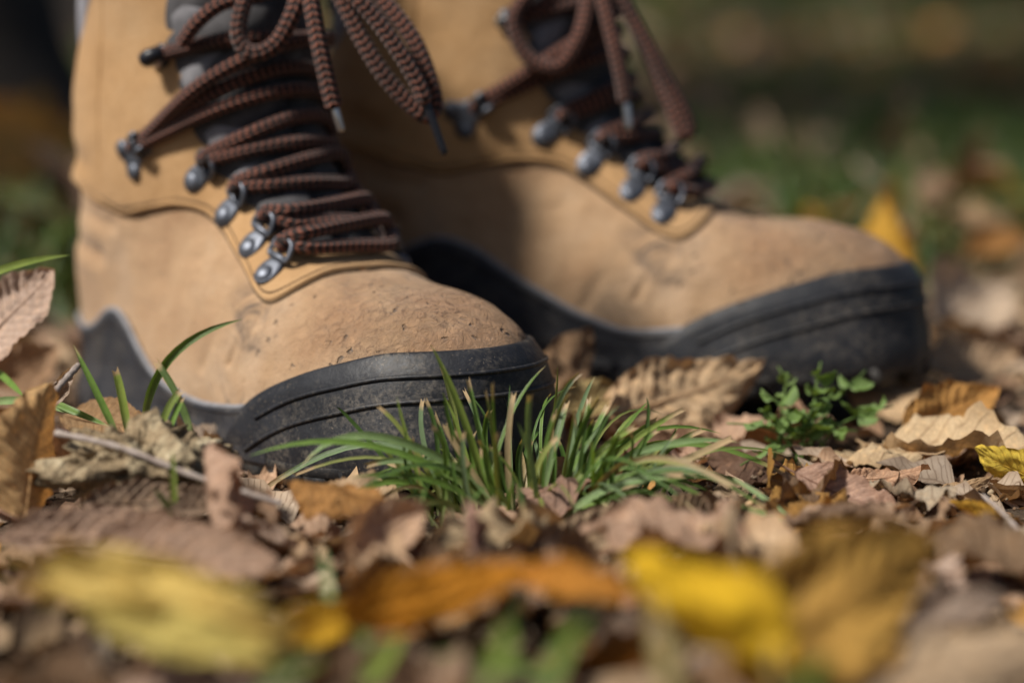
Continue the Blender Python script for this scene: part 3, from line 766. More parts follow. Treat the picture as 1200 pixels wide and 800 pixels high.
bowN = [
    ('lace', px([(372, -34, .012), (325, -30, .018), (292, -8, .022), (279, 34, .024), (286, 56, .024), (304, 62, .025), (326, 48, .026), (343, 16, .027), (352, -12, .022), (368, -34, .012)], dN), 1.15),
    ('lace', px([(368, -34, .012), (364, -8, .026), (373, 46, .030), (384, 96, .030), (391, 124, .029)], dN), 1.2),
    ('steel', px([(391, 122, .029), (395, 136, .029), (400, 153, .028)], dN), 1.0),
    ('lace', px([(372, -34, .012), (396, -8, .022), (424, 46, .024), (450, 88, .024), (478, 120, .022), (500, 136, .021), (509, 122, .020), (503, 92, .019), (484, 46, .018), (452, 4, .015), (420, -30, .010)], dN), 1.15),
    ('lace', px([(374, -34, .010), (408, -10, .028), (440, 22, .030), (470, 64, .030), (490, 98, .029), (498, 118, .028)], dN), 1.15),
    ('black', px([(497, 116, .028), (507, 142, .027), (521, 180, .025)], dN), .95),
    ('lace', px([(214, 50, .010), (232, 26, .016), (262, 4, .018), (310, -8, .016), (368, -30, .010)], dN), 1.0),
]
bowF = [
    ('lace', px([(690, -40, .01), (640, -25, .02), (606, 12, .024), (604, 40, .024), (622, 70, .024), (655, 78, .024), (680, 40, .024), (692, -20, .015)], dF), 1.15),
    ('lace', px([(694, -40, .01), (704, -10, .026), (718, 44, .030), (728, 88, .030), (733, 118, .03)], dF), 1.15),
    ('steel', px([(733, 116, .03), (735, 132, .03), (737, 150, .03)], dF), 1.05),
    ('lace', px([(694, -40, .01), (722, -12, .022), (752, 40, .024), (780, 92, .024), (800, 130, .023), (808, 152, .022), (800, 156, .022), (784, 120, .020), (762, 70, .018), (740, 20, .015), (705, -30, .010)], dF), 1.1),
    ('lace', px([(592, 44, .010), (612, 22, .016), (640, 2, .018), (690, -30, .01)], dF), 1.0),
]
lace_boot(boot, ENDS, 3, bowN); lace_boot(boot2, ENDS, 11, bowF)

# ------------------------------------------------------------------ leaves
def leafVF(seed, wr=.45, kind='oval', nl=30, nw=13, fold=.15, bend=.4, roll=.5, crumple=.02, pleat=.010, teeth=.07, twist=.0, stalk=True, torn=.06, nve=11):
    r = random.Random(seed)
    l = np.linspace(0, 1, nl)[:, None]; v = np.linspace(-1, 1, nw)[None]
    if kind == 'lance': sh = np.sin(np.pi * l ** .85).clip(0) ** .9
    elif kind == 'broad': sh = np.sin(np.pi * l ** .72).clip(0) ** .62
    else: sh = np.sin(np.pi * l ** .80).clip(0) ** .75
    W = wr / 2 * sh
    ph1, ph2, ph3 = [r.uniform(0, 6.28) for _ in range(3)]
    W = W * (1 + torn * np.sin(9 * l + ph1) + torn * .7 * np.sin(23 * l + ph2))
    tooth = 1 + teeth * (1 - ((l * 15 + ph3) % 1.0)) * (np.abs(v) > .99)
    y0 = v * W * tooth
    sgn = 1 if r.random() < .75 else -1
    rl = roll * np.abs(v) + 1e-4
    y = np.sign(v) * (W * tooth) * np.sin(rl * 1.0) / (roll + 1e-4); z = W * (1 - np.cos(rl)) / (roll + 1e-4) * sgn
    z = z + fold * np.abs(y0) * sgn
    z = z + pleat * np.cos(2 * np.pi * (l * nve - np.abs(v) * 2.3)) * np.clip(np.abs(v) * 3, 0, 1) * np.clip(sh * 2, 0, 1)
    for k in range(5):
        a, b, p = r.uniform(2, 9), r.uniform(-5, 5), r.uniform(0, 6.28); z = z + crumple * np.sin(a * l * 1.4 + b * v * .6 + p) * (.35 + .65 * np.abs(v)) * .5
    if crumple > .001 and nl > 6:
        LL, VV = np.broadcast_arrays(l, v * W / wr * 2); q = np.stack([LL * 4.2, VV * 2.4, np.zeros_like(LL)], -1).reshape(-1, 3)
        nzc = (fnoise(q, 1.0, seed * .37) + .55 * fnoise(q, 2.3, seed * .51) + .25 * fnoise(q, 5.0, seed * .7)).reshape(nl, nw)
        z = z + crumple * 1.7 * nzc * np.clip(np.abs(v) * 2.5, .25, 1)
        edge_ = np.clip((np.abs(v) - .55) / .45, 0, 1) ** 2
        z = z + crumple * 2.2 * edge_ * fnoise(q, .8, seed * .9).reshape(nl, nw); y = y * (1 - .18 * edge_ * (1 + fnoise(q, 1.4, seed * 1.3).reshape(nl, nw)) * min(1, crumple / .05))
    tw = twist * (l - .5); y, z = y * np.cos(tw) - z * np.sin(tw), y * np.sin(tw) + z * np.cos(tw)
    b = bend + 1e-4; ang = b * (l - .5)
    x = np.sin(ang) / b - z * np.sin(ang); zz = -(np.cos(ang)) / b + z * np.cos(ang)
    x, y, zz = np.broadcast_arrays(x, y, zz)
    P = np.stack([x, y, zz], -1)
    mid = nw // 2; p0, p1 = P[0, mid].copy(), P[-1, mid].copy()
    P = P - p0; P = P / np.linalg.norm(p1 - p0)
    d = p1 - p0; c, s_ = d[0], d[2]; L = math.hypot(c, s_); c, s_ = c / L, s_ / L
    P[..., 0], P[..., 2] = P[..., 0] * c + P[..., 2] * s_, -P[..., 0] * s_ + P[..., 2] * c
    uv = np.stack(np.broadcast_arrays(l, (v + 1) / 2), -1)
    V, F, U = P.reshape(-1, 3), gridF(nl, nw), uv.reshape(-1, 2)
    if stalk:
        sp = spline(np.array([P[min(nl - 1, int(nl * .75)), mid] + [0, 0, -.004], P[nl // 2, mid] + [0, 0, -.004], P[2, mid] + [0, 0, -.003], [-.10, .01, .0], [-.2, r.uniform(-.05, .05), r.uniform(-.03, .05)]]), 14)
        tv, tF, tU = tubeVF(sp, np.concatenate([np.linspace(.004, .008, 10), np.linspace(.009, .010, 4)]), 5)
        tU = np.stack([np.full(len(tv), .02), np.full(len(tv), .5)], 1)
        V, F, U = cat([(V, F, U), (tv, tF, tU)])
    return V, F, U

def leaf_matrix(base, tip, rolldeg):
    X = (tip - base); L = X.length; X.normalize(); up = Vector((0, 0, 1))
    Yv = up.cross(X)
    if Yv.length < .05: Yv = Vector((0, 1, 0)).cross(X) if abs(X.y) < .9 else Vector((1, 0, 0)).cross(X)
    Yv.normalize(); Zv = X.cross(Yv); q = Matrix.Rotation(R(rolldeg), 3, X); Yv = q @ Yv; Zv = q @ Zv
    m = Matrix(((X.x * L, Yv.x * L, Zv.x * L, base.x), (X.y * L, Yv.y * L, Zv.y * L, base.y), (X.z * L, Yv.z * L, Zv.z * L, base.z), (0, 0, 0, 1)))
    return m
PINK, TAN, DARK, GREY, AMBER, YEL, RUST, OLIVE, PALE = (.50, .345, .235), (.62, .455, .285), (.24, .15, .09), (.50, .40, .30), (.50, .27, .075), (.72, .47, .035), (.50, .20, .022), (.56, .44, .12), (.60, .48, .22)
_ln = [0]
def hero(label, base, tip, color, roll=0, group='fallen leaves lying round the boots', **kw):
    _ln[0] += 1
    kw.setdefault('nl', 44); kw.setdefault('nw', 21)
    if max(color) < .56: color = tuple(min(.75, v * 1.3) for v in color)
    V, F, U = leafVF(100 + _ln[0], **kw)
    o = link('fallen_leaf', mesh('fallen_leaf', V, F, U), M_LEAF)
    o.matrix_world = leaf_matrix(at(*base), at(*tip), roll); o.color = (*color, 1)
    tag(o, label, 'leaf', group)
    return o

# hand placed leaves: base and tip as photo pixel + depth (>= .3) or height above the soil
hero('amber leaf standing upright beside the twig and dirt clod', (30, 610, .920), (60, 448, .935), (.82, .54, .25), roll=74, wr=.86, kind='oval', fold=.12, bend=.3, pleat=.014, crumple=.02)
hero('pinkish dry leaf leaning under the long green blade left of the heel', (-38, 418, 1.05), (64, 316, 1.06), (.66, .50, .40), roll=48, wr=.62, kind='broad', fold=.05, bend=.2, pleat=.012)
hero('crumpled pale tan leaf curled upright at the end of the twig', (262, 650, .870), (246, 518, .885), (.47, .32, .23), roll=66, wr=.72, fold=.6, bend=.8, crumple=.06)
hero('pale rolled leaf lying at the foot of the crumpled upright leaf', (345, 640, .868), (255, 606, .872), (.50, .38, .30), 40, wr=.5, fold=.5, bend=.5, crumple=.05)
hero('dark amber curled leaf in front of the near boot\'s sole', (338, 566, .905), (452, 588, .895), (.36, .19, .06), 35, wr=.62, fold=.4, bend=-.6, crumple=.06)
hero('small tan leaf scrap touching the sole under the rand', (355, 582, .93), (440, 552, .93), TAN, 20, wr=.5, bend=.5, crumple=.05)
hero('blurred pinkish brown leaf lying between the amber leaf and the grass tuft', (405, 652, .83), (500, 590, .85), PINK, 48, wr=.7, fold=.3, bend=.5, crumple=.05)
hero('blurred mauve brown leaf standing in front of the grass tuft', (560, 672, .82), (548, 586, .835), (.34, .21, .165), 58, wr=.85, fold=.3, bend=.6, crumple=.06)
hero('long ribbed brown leaf lying below the upright amber leaf', (-10, 628, .86), (236, 628, .862), (.34, .235, .17), 48, wr=.34, kind='lance', fold=.15, bend=.25, pleat=.016)
hero('broad ribbed brown leaf lying in front of the dirt clod', (110, 640, .85), (330, 660, .83), (.33, .225, .16), 40, wr=.42, fold=.2, bend=.4, pleat=.016)
hero('large blurred olive yellow leaf lying across the front', (40, 662, .70), (345, 735, .67), (.78, .60, .18), 54, wr=.30, kind='oval', fold=.35, crumple=.05, bend=.35, pleat=.006)
hero('olive green yellow leaf lying just below the large olive yellow leaf', (96, 712, .67), (330, 770, .65), (.70, .60, .18), 58, wr=.28, bend=.5, fold=.3, crumple=.05)
hero('thin ochre leaf stuck between the two olive yellow leaves', (20, 688, .735), (250, 712, .725), (.55, .38, .10), 30, wr=.22, bend=.3, kind='lance')
hero('small bright amber leaf between the olive yellow leaf and the orange leaf', (318, 752, .735), (430, 706, .765), (.72, .42, .02), 38, wr=.42, bend=.4)
hero('blurred orange leaf arching in front of the grass tuft', (388, 722, .69), (630, 660, .715), (.78, .33, .02), 62, wr=.30, bend=.8, fold=-.2, kind='lance')
hero('blurred rust brown leaf to the side of the arching orange leaf', (606, 672, .73), (752, 700, .715), (.62, .27, .035), 55, wr=.34, bend=-.5, kind='lance')
hero('blurred bright yellow leaf next to the big amber leaf', (925, 775, .655), (728, 655, .685), (.90, .58, .02), 66, wr=.66, kind='broad', bend=.5, crumple=.045)
hero('pale straw leaf standing in front of the bright yellow leaf', (792, 850, .61), (764, 700, .635), (.62, .52, .24), 68, wr=.72, bend=.4)
hero('narrow pale straw leaf beside the foot of the big amber leaf', (910, 830, .63), (905, 752, .645), (.60, .50, .22), 70, wr=.5, bend=.3)
hero('big blurred amber brown leaf slanting up in front', (852, 790, .665), (1096, 624, .71), (.54, .32, .07), 64, wr=.52, kind='oval', fold=-.15, bend=-.25)
hero('pinkish scrap tucked behind the big amber leaf', (872, 714, .77), (944, 672, .79), (.50, .33, .22), 45, wr=.5, bend=.5)
hero('big blurred tan leaf lying in the front corner', (950, 812, .675), (1260, 752, .69), (.44, .33, .215), 50, wr=.42, bend=.3)
hero('grey brown leaf lying behind the corner leaf', (960, 735, .75), (1180, 702, .77), (.28, .22, .175), 28, wr=.42, bend=.5, crumple=.05)
hero('curled pinkish brown leaf opening like a cup under the ragged amber leaf', (1128, 700, .855), (1240, 628, .875), (.46, .30, .19), 40, wr=.75, fold=.6, bend=.9, crumple=.05)
hero('ragged amber leaf sticking out over the cup shaped leaf', (1206, 628, .93), (1112, 588, .935), (.50, .29, .035), 46, wr=.45, teeth=.2, torn=.12, bend=.3)
hero('clear yellow leaf lying at the picture\'s right border', (1250, 580, 1.0), (1142, 524, 1.01), (.92, .70, .10), 62, wr=.62, kind='broad', fold=-.1, bend=.2)
hero('tan leaf blade bent over its stalk between crumbs of soil', (1066, 592, .925), (1000, 634, .905), (.46, .33, .22), 10, wr=.34, bend=-.7, fold=.3)
hero('pinkish brown leaf with torn edge beyond the soil crumbs', (930, 552, .96), (1062, 604, .945), (.44, .29, .215), 30, wr=.42, torn=.12, bend=.5, fold=.2)
hero('long tan leaf rolled like a pod behind the torn pinkish leaf', (1060, 592, .965), (1165, 556, .985), (.56, .38, .21), 38, wr=.26, kind='lance', fold=.4, bend=.3)
hero('rusty tan leaf between the rolled leaf and the green weed', (985, 562, 1.0), (1090, 548, 1.0), (.48, .30, .19), 34, wr=.5, bend=.6, crumple=.05)
hero('orange brown leaf leaning behind the green weed', (1062, 506, 1.07), (1168, 456, 1.11), (.50, .265, .075), 40, wr=.5, bend=.4)
hero('pale tan leaf lying flat between the far boot\'s toe and the orange brown leaf', (995, 458, 1.16), (1118, 462, 1.13), (.54, .39, .23), 26, wr=.55, bend=.4)
hero('large pale tan leaf lying in the gap between the boots', (712, 486, 1.07), (895, 424, 1.13), (.52, .37, .22), 44, wr=.46, bend=.5, fold=-.2, crumple=.035)
hero('brown leaf standing against the toe of the near boot', (662, 490, 1.12), (690, 384, 1.15), (.36, .23, .13), 52, wr=.75, kind='oval', bend=.8, crumple=.09)
hero('olive tan leaf lying behind the grass tuft beside the toe', (650, 474, 1.09), (748, 460, 1.12), (.42, .33, .15), 40, wr=.5, bend=.5)
hero('tiny pale leaf tip standing blurred beyond the bright yellow leaf', (868, 668, .80), (868, 578, .815), (.54, .42, .27), 78, wr=.42, bend=.4)
hero('grey brown leaf rising beneath the grass tuft', (610, 672, .865), (792, 590, .905), (.33, .245, .155), 44, wr=.36, bend=.3, pleat=.016)
hero('veined brown leaf curled beside the grass tuft', (764, 624, .90), (850, 594, .92), (.33, .235, .14), 52, wr=.62, bend=.6, pleat=.018)
hero('golden leaf standing behind the far boot\'s toe', (1074, 340, 1.50), (1046, 208, 1.53), (.66, .38, .05), 86, wr=1.2, kind='oval', bend=.3)
hero('tan leaf lying on the grass behind the golden leaf', (1215, 300, 1.60), (1110, 250, 1.68), (.46, .33, .20), 40, wr=.6, bend=.5)
hero('rust coloured leaf in the shade behind the golden leaf', (1130, 292, 1.52), (1205, 272, 1.54), (.34, .17, .05), 40, wr=.5, bend=.5)
hero('pale grey leaf lying past the far boot at its toe', (1095, 372, 1.32), (1180, 330, 1.40), (.50, .40, .30), 36, wr=.55, bend=.5)
hero('amber leaf lying in the shade behind the heel of the near boot', (-20, 226, 2.0), (100, 170, 2.2), (.50, .30, .08), 45, wr=.7, bend=.4)
hero('ochre leaf lying beyond the amber one behind the heel', (-60, 190, 2.3), (70, 150, 2.5), (.44, .28, .09), 40, wr=.6, bend=.4)
hero('dry brown leaf lying beside the heel under the pinkish leaf', (-10, 452, 1.12), (66, 408, 1.16), (.34, .22, .13), 44, wr=.6, bend=.5)
hero('small curled grey leaf between the heel and the upright amber leaf', (58, 478, .98), (88, 426, .985), (.36, .29, .23), 60, wr=.4, bend=.9, fold=.6, crumple=.06)
hero('brown leaf hidden low between the heel and the green shoots', (72, 486, 1.03), (178, 494, 1.0), (.28, .18, .09), 35, wr=.45, bend=.5)
hero('dark ribbed leaf under the dirt clod', (96, 588, .90), (262, 582, .91), (.24, .17, .115), 40, wr=.34, bend=.4, pleat=.018)
hero('flat dark leaf with raised veins beneath the twig', (196, 596, .893), (318, 578, .905), (.22, .155, .105), 34, wr=.42, bend=.3, pleat=.018)
hero('light brown leaf lying in the shade of the far boot\'s arch', (700, 446, 1.22), (800, 430, 1.25), (.30, .2, .11), 30, wr=.5, bend=.5)
hero('tan leaf lying against the front of the far boot\'s toe', (1088, 432, 1.20), (1190, 412, 1.24), (.42, .30, .19), 35, wr=.5, bend=.5)

# loose leaves scattered over the ground, each its own object
BL = [boot.matrix_world.inverted(), boot2.matrix_world.inverted()]
def in_boot(p, m=.0):
    for b in BL:
        q = b @ Vector((p.x, p.y, .02))
        if -.02 - m < q.x < .33 + m and abs(q.y) < .062 + m: return True
    return False
LIB = []
for i in range(12):
    kd = ('oval', 'lance', 'broad')[i % 3]
    LIB.append(mesh('litter_leaf', *leafVF(500 + i, wr=(.5, .34, .66)[i % 3], kind=kd, nl=26, nw=11, fold=rnd.uniform(-.1, .45), bend=rnd.uniform(-.3, .7), crumple=rnd.uniform(.04, .09), pleat=rnd.uniform(.006, .018), twist=rnd.uniform(-.6, .6))))
for m in LIB: m.materials.append(M_LEAF)
PAL = [(PINK, 11, 'pinkish brown'), (TAN, 7, 'tan'), (DARK, 5, 'dark brown'), (GREY, 6, 'grey brown'), (AMBER, 2, 'amber')]
bag = [p for p in PAL for _ in range(p[1])]
TUFT = at(622, 600, .004)
count = 0
while count < 235:
    d = .60 + 1.25 * rnd.random() ** 1.3; u = rnd.uniform(-.255, .255)
    p = Vector((u * d, d * 1.0 - CAM_D, 0))
    if in_boot(p, .010) or (p - TUFT).length < .03: continue
    qq = p - camo.location; qd = qq.y * CP + CAM_H * SP; jx, jy = 600 + FPX * qq.x / qd, 400 - FPX * (qq.y * SP - CAM_H * CP) / qd
    if 850 < jx < 1050 and 470 < jy < 600 and rnd.random() < .85: continue
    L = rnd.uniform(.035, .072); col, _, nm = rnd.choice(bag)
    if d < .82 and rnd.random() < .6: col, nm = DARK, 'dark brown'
    p.z = float(gz(p.x, p.y)) + rnd.uniform(.003, .012)
    o = link('litter_leaf', LIB[count % 12])
    tilt = R(rnd.gauss(0, 11)); o.rotation_euler = (R(rnd.gauss(0, 14)), tilt, rnd.uniform(0, 6.283)); o.scale = (L, L * rnd.uniform(.8, 1.15), L); o.location = p
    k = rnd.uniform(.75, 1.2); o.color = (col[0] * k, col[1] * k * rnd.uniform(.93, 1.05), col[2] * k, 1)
    q = o.location - camo.location; dz = q.y * CP - q.z * SP; ix, iy = 600 + FPX * q.x / dz, 400 - FPX * (q.y * SP + q.z * CP) / dz
    if iy > 690: zone = 'below the ' + ('olive yellow leaf' if ix < 300 else 'orange leaf' if ix < 620 else 'bright yellow leaf' if ix < 860 else 'big amber leaf' if ix < 1040 else 'cup shaped leaf')
    elif iy > 575: zone = 'in front of the ' + ('upright amber leaf' if ix < 110 else 'dirt clod' if ix < 300 else 'near boot\'s sole' if ix < 480 else 'grass tuft' if ix < 760 else 'soil crumbs' if ix < 960 else 'ragged amber leaf')
    elif iy > 470: zone = 'beside the ' + ('dirt clod' if ix < 300 else 'grass tuft' if ix < 860 else 'green weed' if ix < 1050 else 'clear yellow leaf')
    elif iy > 340: zone = 'beside the near boot\'s heel' if ix < 300 else 'in the gap between the boots' if ix < 900 else 'at the far boot\'s toe'
    else: zone = 'on the ground behind the ' + ('near boot' if ix < 500 else 'far boot')
    size = 'large' if L > .058 else 'small' if L < .045 else 'middling'
    tag(o, f'{size} {("oval", "narrow", "broad")[count % 12 % 3]} {nm} leaf in the litter {zone}', 'leaf', 'loose leaves scattered in the litter'); count += 1

# the rest of the litter: fragments underneath, and the countless leaves farther back
def scatter(name, items, mat, label, nl=9, nw=5, nvar=8):
    lib = [leafVF(900 + i, wr=(.5, .36, .66)[i % 3], kind=('oval', 'lance', 'broad')[i % 3], nl=nl, nw=nw, stalk=False, crumple=.045, pleat=0, bend=.1 + .2 * (i % 4), fold=.2) for i in range(nvar)]
    Vs, Fs, Us, Cs = [], [], [], []; n = 0
    for j, (p, L, e, c) in enumerate(items):
        V, F, U = lib[j % nvar]; m = np.array(e.to_matrix()) if hasattr(e, 'to_matrix') else e
        Vs.append((V * L) @ m.T + np.array(p)); Fs.append(F + n); Us.append(U); n += len(V); Cs.append(np.tile((*c, 1.0), (len(V), 1)))
    me = mesh(name, np.concatenate(Vs), np.concatenate(Fs), np.concatenate(Us), np.concatenate(Cs))
    return tag(link(name, me, mat), label, kind='stuff')
from mathutils import Euler
def rcol(k0=.6, k1=1.2):
    c = rnd.choice(bag)[0]; k = rnd.uniform(k0, k1); return tuple(v * k for v in c)
items = []
for i in range(3400):
    d = .50 + 1.6 * rnd.random() ** 1.2; u = rnd.uniform(-.33, .33); p = Vector((u * d, d - CAM_D, 0))
    if in_boot(p, -.004): continue
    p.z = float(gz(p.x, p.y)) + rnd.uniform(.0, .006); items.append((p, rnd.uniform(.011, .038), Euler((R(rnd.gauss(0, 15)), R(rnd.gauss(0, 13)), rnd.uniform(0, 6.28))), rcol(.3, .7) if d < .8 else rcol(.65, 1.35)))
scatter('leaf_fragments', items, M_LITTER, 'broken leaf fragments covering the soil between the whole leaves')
items = []
for i in range(5200):
    d = 1.7 + 16 * rnd.random() ** 1.8; u = rnd.uniform(-.42, .42); p = Vector((u * d, d - CAM_D, 0))
    p.z = float(gz(p.x, p.y)) + rnd.uniform(.004, .03)
    c = rcol(.4, 1.2) if rnd.random() < .93 else (.55, .34, .04)
    items.append((p, rnd.uniform(.04, .10) * (1 + .07 * d), Euler((R(rnd.gauss(0, 24)), R(rnd.gauss(0, 22)), rnd.uniform(0, 6.28))), c))
scatter('distant_leaf_litter', items, M_LITTER, 'blurred mass of fallen leaves on the ground far behind the boots')

# soil crumbs
def crumbs():
    Vs, Fs, Cs, n = [], [], [], 0
    oct_ = np.array([(1, 0, 0), (-1, 0, 0), (0, 1, 0), (0, -1, 0), (0, 0, 1), (0, 0, -1)], float); of = np.array([(0, 2, 4), (2, 1, 4), (1, 3, 4), (3, 0, 4), (2, 0, 5), (1, 2, 5), (3, 1, 5), (0, 3, 5)])
    for i in range(5000):
        d = .62 + .75 * rnd.random(); u = rnd.uniform(-.26, .26); p = Vector((u * d, d - CAM_D, 0))
        if in_boot(p, -.01): continue
        z = float(gz(p.x, p.y)) + rnd.uniform(0, .006); s = rnd.uniform(.0005, .0020) * (1 if rnd.random() < .95 else 1.9)
        V = oct_ * np.array([[rnd.uniform(.6, 1.4) for _ in range(3)] for _ in range(6)]) * s
        Vs.append(V + np.array((p.x, p.y, z))); Fs.append(of + n); n += 6
        k = rnd.uniform(.4, 1.3); c = rnd.choice(((.10, .07, .045), (.20, .14, .09), (.30, .23, .15), (.16, .10, .06))); Cs.append(np.tile((c[0] * k, c[1] * k, c[2] * k, 1), (6, 1)))
    k = NB('crumb'); a = k.n('Attribute'); a.attribute_name = 'Col'; k.fin(a.outputs['Color'], .95, spec=.1)
    tag(link('soil_crumbs', mesh('soil_crumbs', np.concatenate(Vs), np.concatenate(Fs), col=np.concatenate(Cs), smooth=False), k.m), 'small crumbs of soil and leaf strewn between the leaves', kind='stuff')
crumbs()

# ------------------------------------------------------------------ grass
def bladeVF(P0, C, P1, width, nl=13, cut=False, fold=.35, face=None):
    t = np.linspace(0, 1, nl)[:, None]; P0, C, P1 = map(np.asarray, (P0, C, P1))
    P = (1 - t) ** 2 * P0 + 2 * t * (1 - t) * C + t * t * P1
    T = np.gradient(P, axis=0); T /= np.linalg.norm(T, axis=1)[:, None] + 1e-9
    f = np.asarray(face if face is not None else (0, -1, .25), float)
    B = np.cross(T, f); B /= np.linalg.norm(B, axis=1)[:, None] + 1e-9; N = np.cross(B, T)
    w = (np.minimum(1, .55 + t * 2.0) * (1 - (t ** 5 * (.25 if cut else 1.0)))).clip(.02) * width / 2
    rows = [P - B * w + N * w * fold, P - B * w * .5 + N * w * fold * .3, P, P + B * w * .5 + N * w * fold * .3, P + B * w + N * w * fold]
    V = np.stack(rows, 1)
    if cut:
        V[-1, 0] += T[-1] * .0008; V[-1, 2] += T[-1] * -.0006; V[-1, 4] += T[-1] * .0014
    uv = np.stack(np.broadcast_arrays(t, np.linspace(0, 1, 5)[None]), -1)
    return V.reshape(-1, 3), gridF(nl, 5), uv.reshape(-1, 2)
GREENS = [(.15, .24, .05), (.105, .19, .045), (.22, .29, .065), (.19, .27, .14), (.28, .31, .09), (.09, .16, .04)]
def blade(parent, org, P0, C, P1, width, cut, col=None, name='blade'):
    V, F, U = bladeVF(np.array(P0) - org, np.array(C) - org, np.array(P1) - org, width, cut=cut, face=(rnd.uniform(-.9, .9), -1, rnd.uniform(.0, .9)))
    o = link(name, mesh(name, V, F, U), M_BLADE, parent); c = col or rnd.choice(GREENS); k = rnd.uniform(.8, 1.2)
    o.color = (c[0] * k, c[1] * k, c[2] * k, 1.0 if cut else rnd.choice((0, 0, .6))); return o
def tuft(label, center, n, spread, hmin, hmax, long_, seed, specials=()):
    rnd.seed(seed); org = np.array(center); e = empty('grass_tuft', center)
    tag(e, label, 'grass')
    for i in range(n):
        a = rnd.uniform(0, 6.283); r0 = spread * math.sqrt(rnd.random()); b = org + [math.cos(a) * r0 * 1.5, math.sin(a) * r0 * .9, -.003]
        lean = rnd.uniform(.15, 1.0) * (.35 + r0 / spread); a2 = a + rnd.gauss(0, .5)
        h = rnd.uniform(hmin, hmax)
        dirv = np.array([math.cos(a2), math.sin(a2) * .8, 0])
        if rnd.random() < long_:
            h *= 1.15; tip = b + dirv * h * 1.25 + [0, 0, h * rnd.uniform(.05, .45)]; C = b + dirv * h * .35 + [0, 0, h * .75]; cut = rnd.random() < .3
        else:
            tip = b + dirv * h * lean * .62 + [0, 0, h * (1.08 - .3 * lean)]; C = b + dirv * h * lean * rnd.uniform(-.1, .7) + [rnd.gauss(0, .004), rnd.gauss(0, .003), h * rnd.uniform(.45, .85)]; cut = rnd.random() < .72
        straw = rnd.random() < .08
        blade(e, org, b, C, tip, rnd.uniform(.0011, .0027), cut, (.38, .28, .14) if straw else None)
    for base, ctrl, tip, wd, cut, col in specials: blade(e, org, at(*base), at(*ctrl), at(*tip), wd, cut, col)
    return e
G1, G2, G3, STRAW = (.15, .25, .05), (.20, .29, .12), (.26, .34, .07), (.42, .31, .17)
tuft('clipped green grass tuft growing in front of the near boot\'s toe', tuple(TUFT), 135, .030, .022, .062, .42, 24, [
    ((590, 600, 0.952), (440, 480, 0.937), (292, 534, 0.927), .0030, False, G1), ((600, 590, 0.957), (420, 455, 0.942), (352, 548, 0.937), .0034, False, G2),
    ((575, 596, 0.957), (545, 480, 0.952), (505, 404, 0.947), .0032, False, G3), ((580, 600, 0.952), (560, 500, 0.952), (548, 445, 0.957), .0026, True, G1),
    ((570, 590, 0.952), (590, 470, 0.962), (640, 428, 0.967), .0016, False, G1), ((600, 600, 0.957), (590, 520, 0.952), (602, 462, 0.957), .0026, True, STRAW),
    ((630, 600, 0.957), (650, 520, 0.952), (664, 472, 0.962), .0028, True, G2), ((640, 600, 0.957), (690, 520, 0.957), (712, 476, 0.962), .0028, True, G1),
    ((650, 605, 0.952), (740, 500, 0.952), (866, 518, 0.957), .0034, False, G2), ((650, 608, 0.947), (760, 560, 0.942), (858, 514, 0.952), .0036, True, STRAW),
    ((645, 605, 0.952), (730, 470, 0.962), (845, 508, 0.982), .0020, False, G1), ((660, 612, 0.947), (780, 570, 0.927), (870, 616, 0.922), .0028, False, G1),
    ((640, 610, 0.947), (700, 520, 0.947), (744, 500, 0.952), .0030, True, G3), ((600, 600, 0.952), (500, 520, 0.952), (430, 545, 0.952), .0026, True, G2),
    ((590, 606, 0.942), (500, 540, 0.932), (410, 560, 0.922), .0026, False, G1), ((650, 600, 0.957), (720, 520, 0.962), (770, 492, 0.967), .0030, True, G3),
    ((585, 600, 0.952), (520, 500, 0.952), (522, 498, 0.952), .0026, True, STRAW), ((660, 610, 0.942), (700, 560, 0.932), (800, 556, 0.927), .0030, True, G2),
    ((655, 606, .95), (720, 520, .96), (800, 480, .97), .0022, True, G3), ((650, 606, .95), (740, 540, .95), (838, 536, .95), .0024, False, G3), ((660, 606, .95), (730, 500, .96), (760, 470, .97), .0020, False, G1),
    ((660, 608, .95), (760, 530, .94), (820, 560, .935), .0022, False, G2), ((640, 604, .955), (690, 500, .96), (690, 468, .965), .0022, True, G3), ((655, 608, .945), (740, 560, .935), (790, 585, .93), .0020, False, G1)])
def shoots(label, org_px, lst, group=None):
    org = at(*org_px); e = empty('grass_shoots', org); tag(e, label, 'grass', group)
    for base, ctrl, tip, wd, cut, col in lst: blade(e, np.array(org), at(*base), at(*ctrl), at(*tip), wd, cut, col)
rnd.seed(5)
shoots('few green grass shoots behind the dirt clod, one bending over the boot\'s side', (170, 505, .965), [
    ((138, 512, .965), (118, 470, .965), (86, 404, .97), .0030, False, G1), ((150, 510, .965), (143, 460, .965), (135, 434, .965), .0034, True, G3),
    ((168, 508, .97), (170, 400, .965), (284, 374, .96), .0036, False, G1), ((228, 516, .955), (212, 460, .96), (184, 424, .965), .0034, True, (.10, .16, .04)),
    ((186, 520, .95), (190, 480, .95), (212, 458, .95), .0030, True, G3), ((192, 520, .95), (204, 490, .95), (214, 466, .95), .0026, True, G1)])
shoots('small pair of green grass shoots sprouting by the twig', (204, 604, .895), [
    ((204, 606, .895), (202, 570, .895), (202, 528, .897), .0026, False, G3), ((204, 606, .895), (196, 590, .893), (180, 572, .89), .0024, False, G1)])
shoots('flat green grass blades lying beside the heel', (60, 490, 1.0), [
    ((-20, 474, 1.02), (30, 458, 1.0), (108, 492, .99), .0034, False, G2), ((60, 470, 1.0), (80, 480, .99), (130, 500, .985), .0030, False, G1), ((-10, 430, 1.06), (10, 445, 1.04), (28, 465, 1.02), .003, False, G1)])
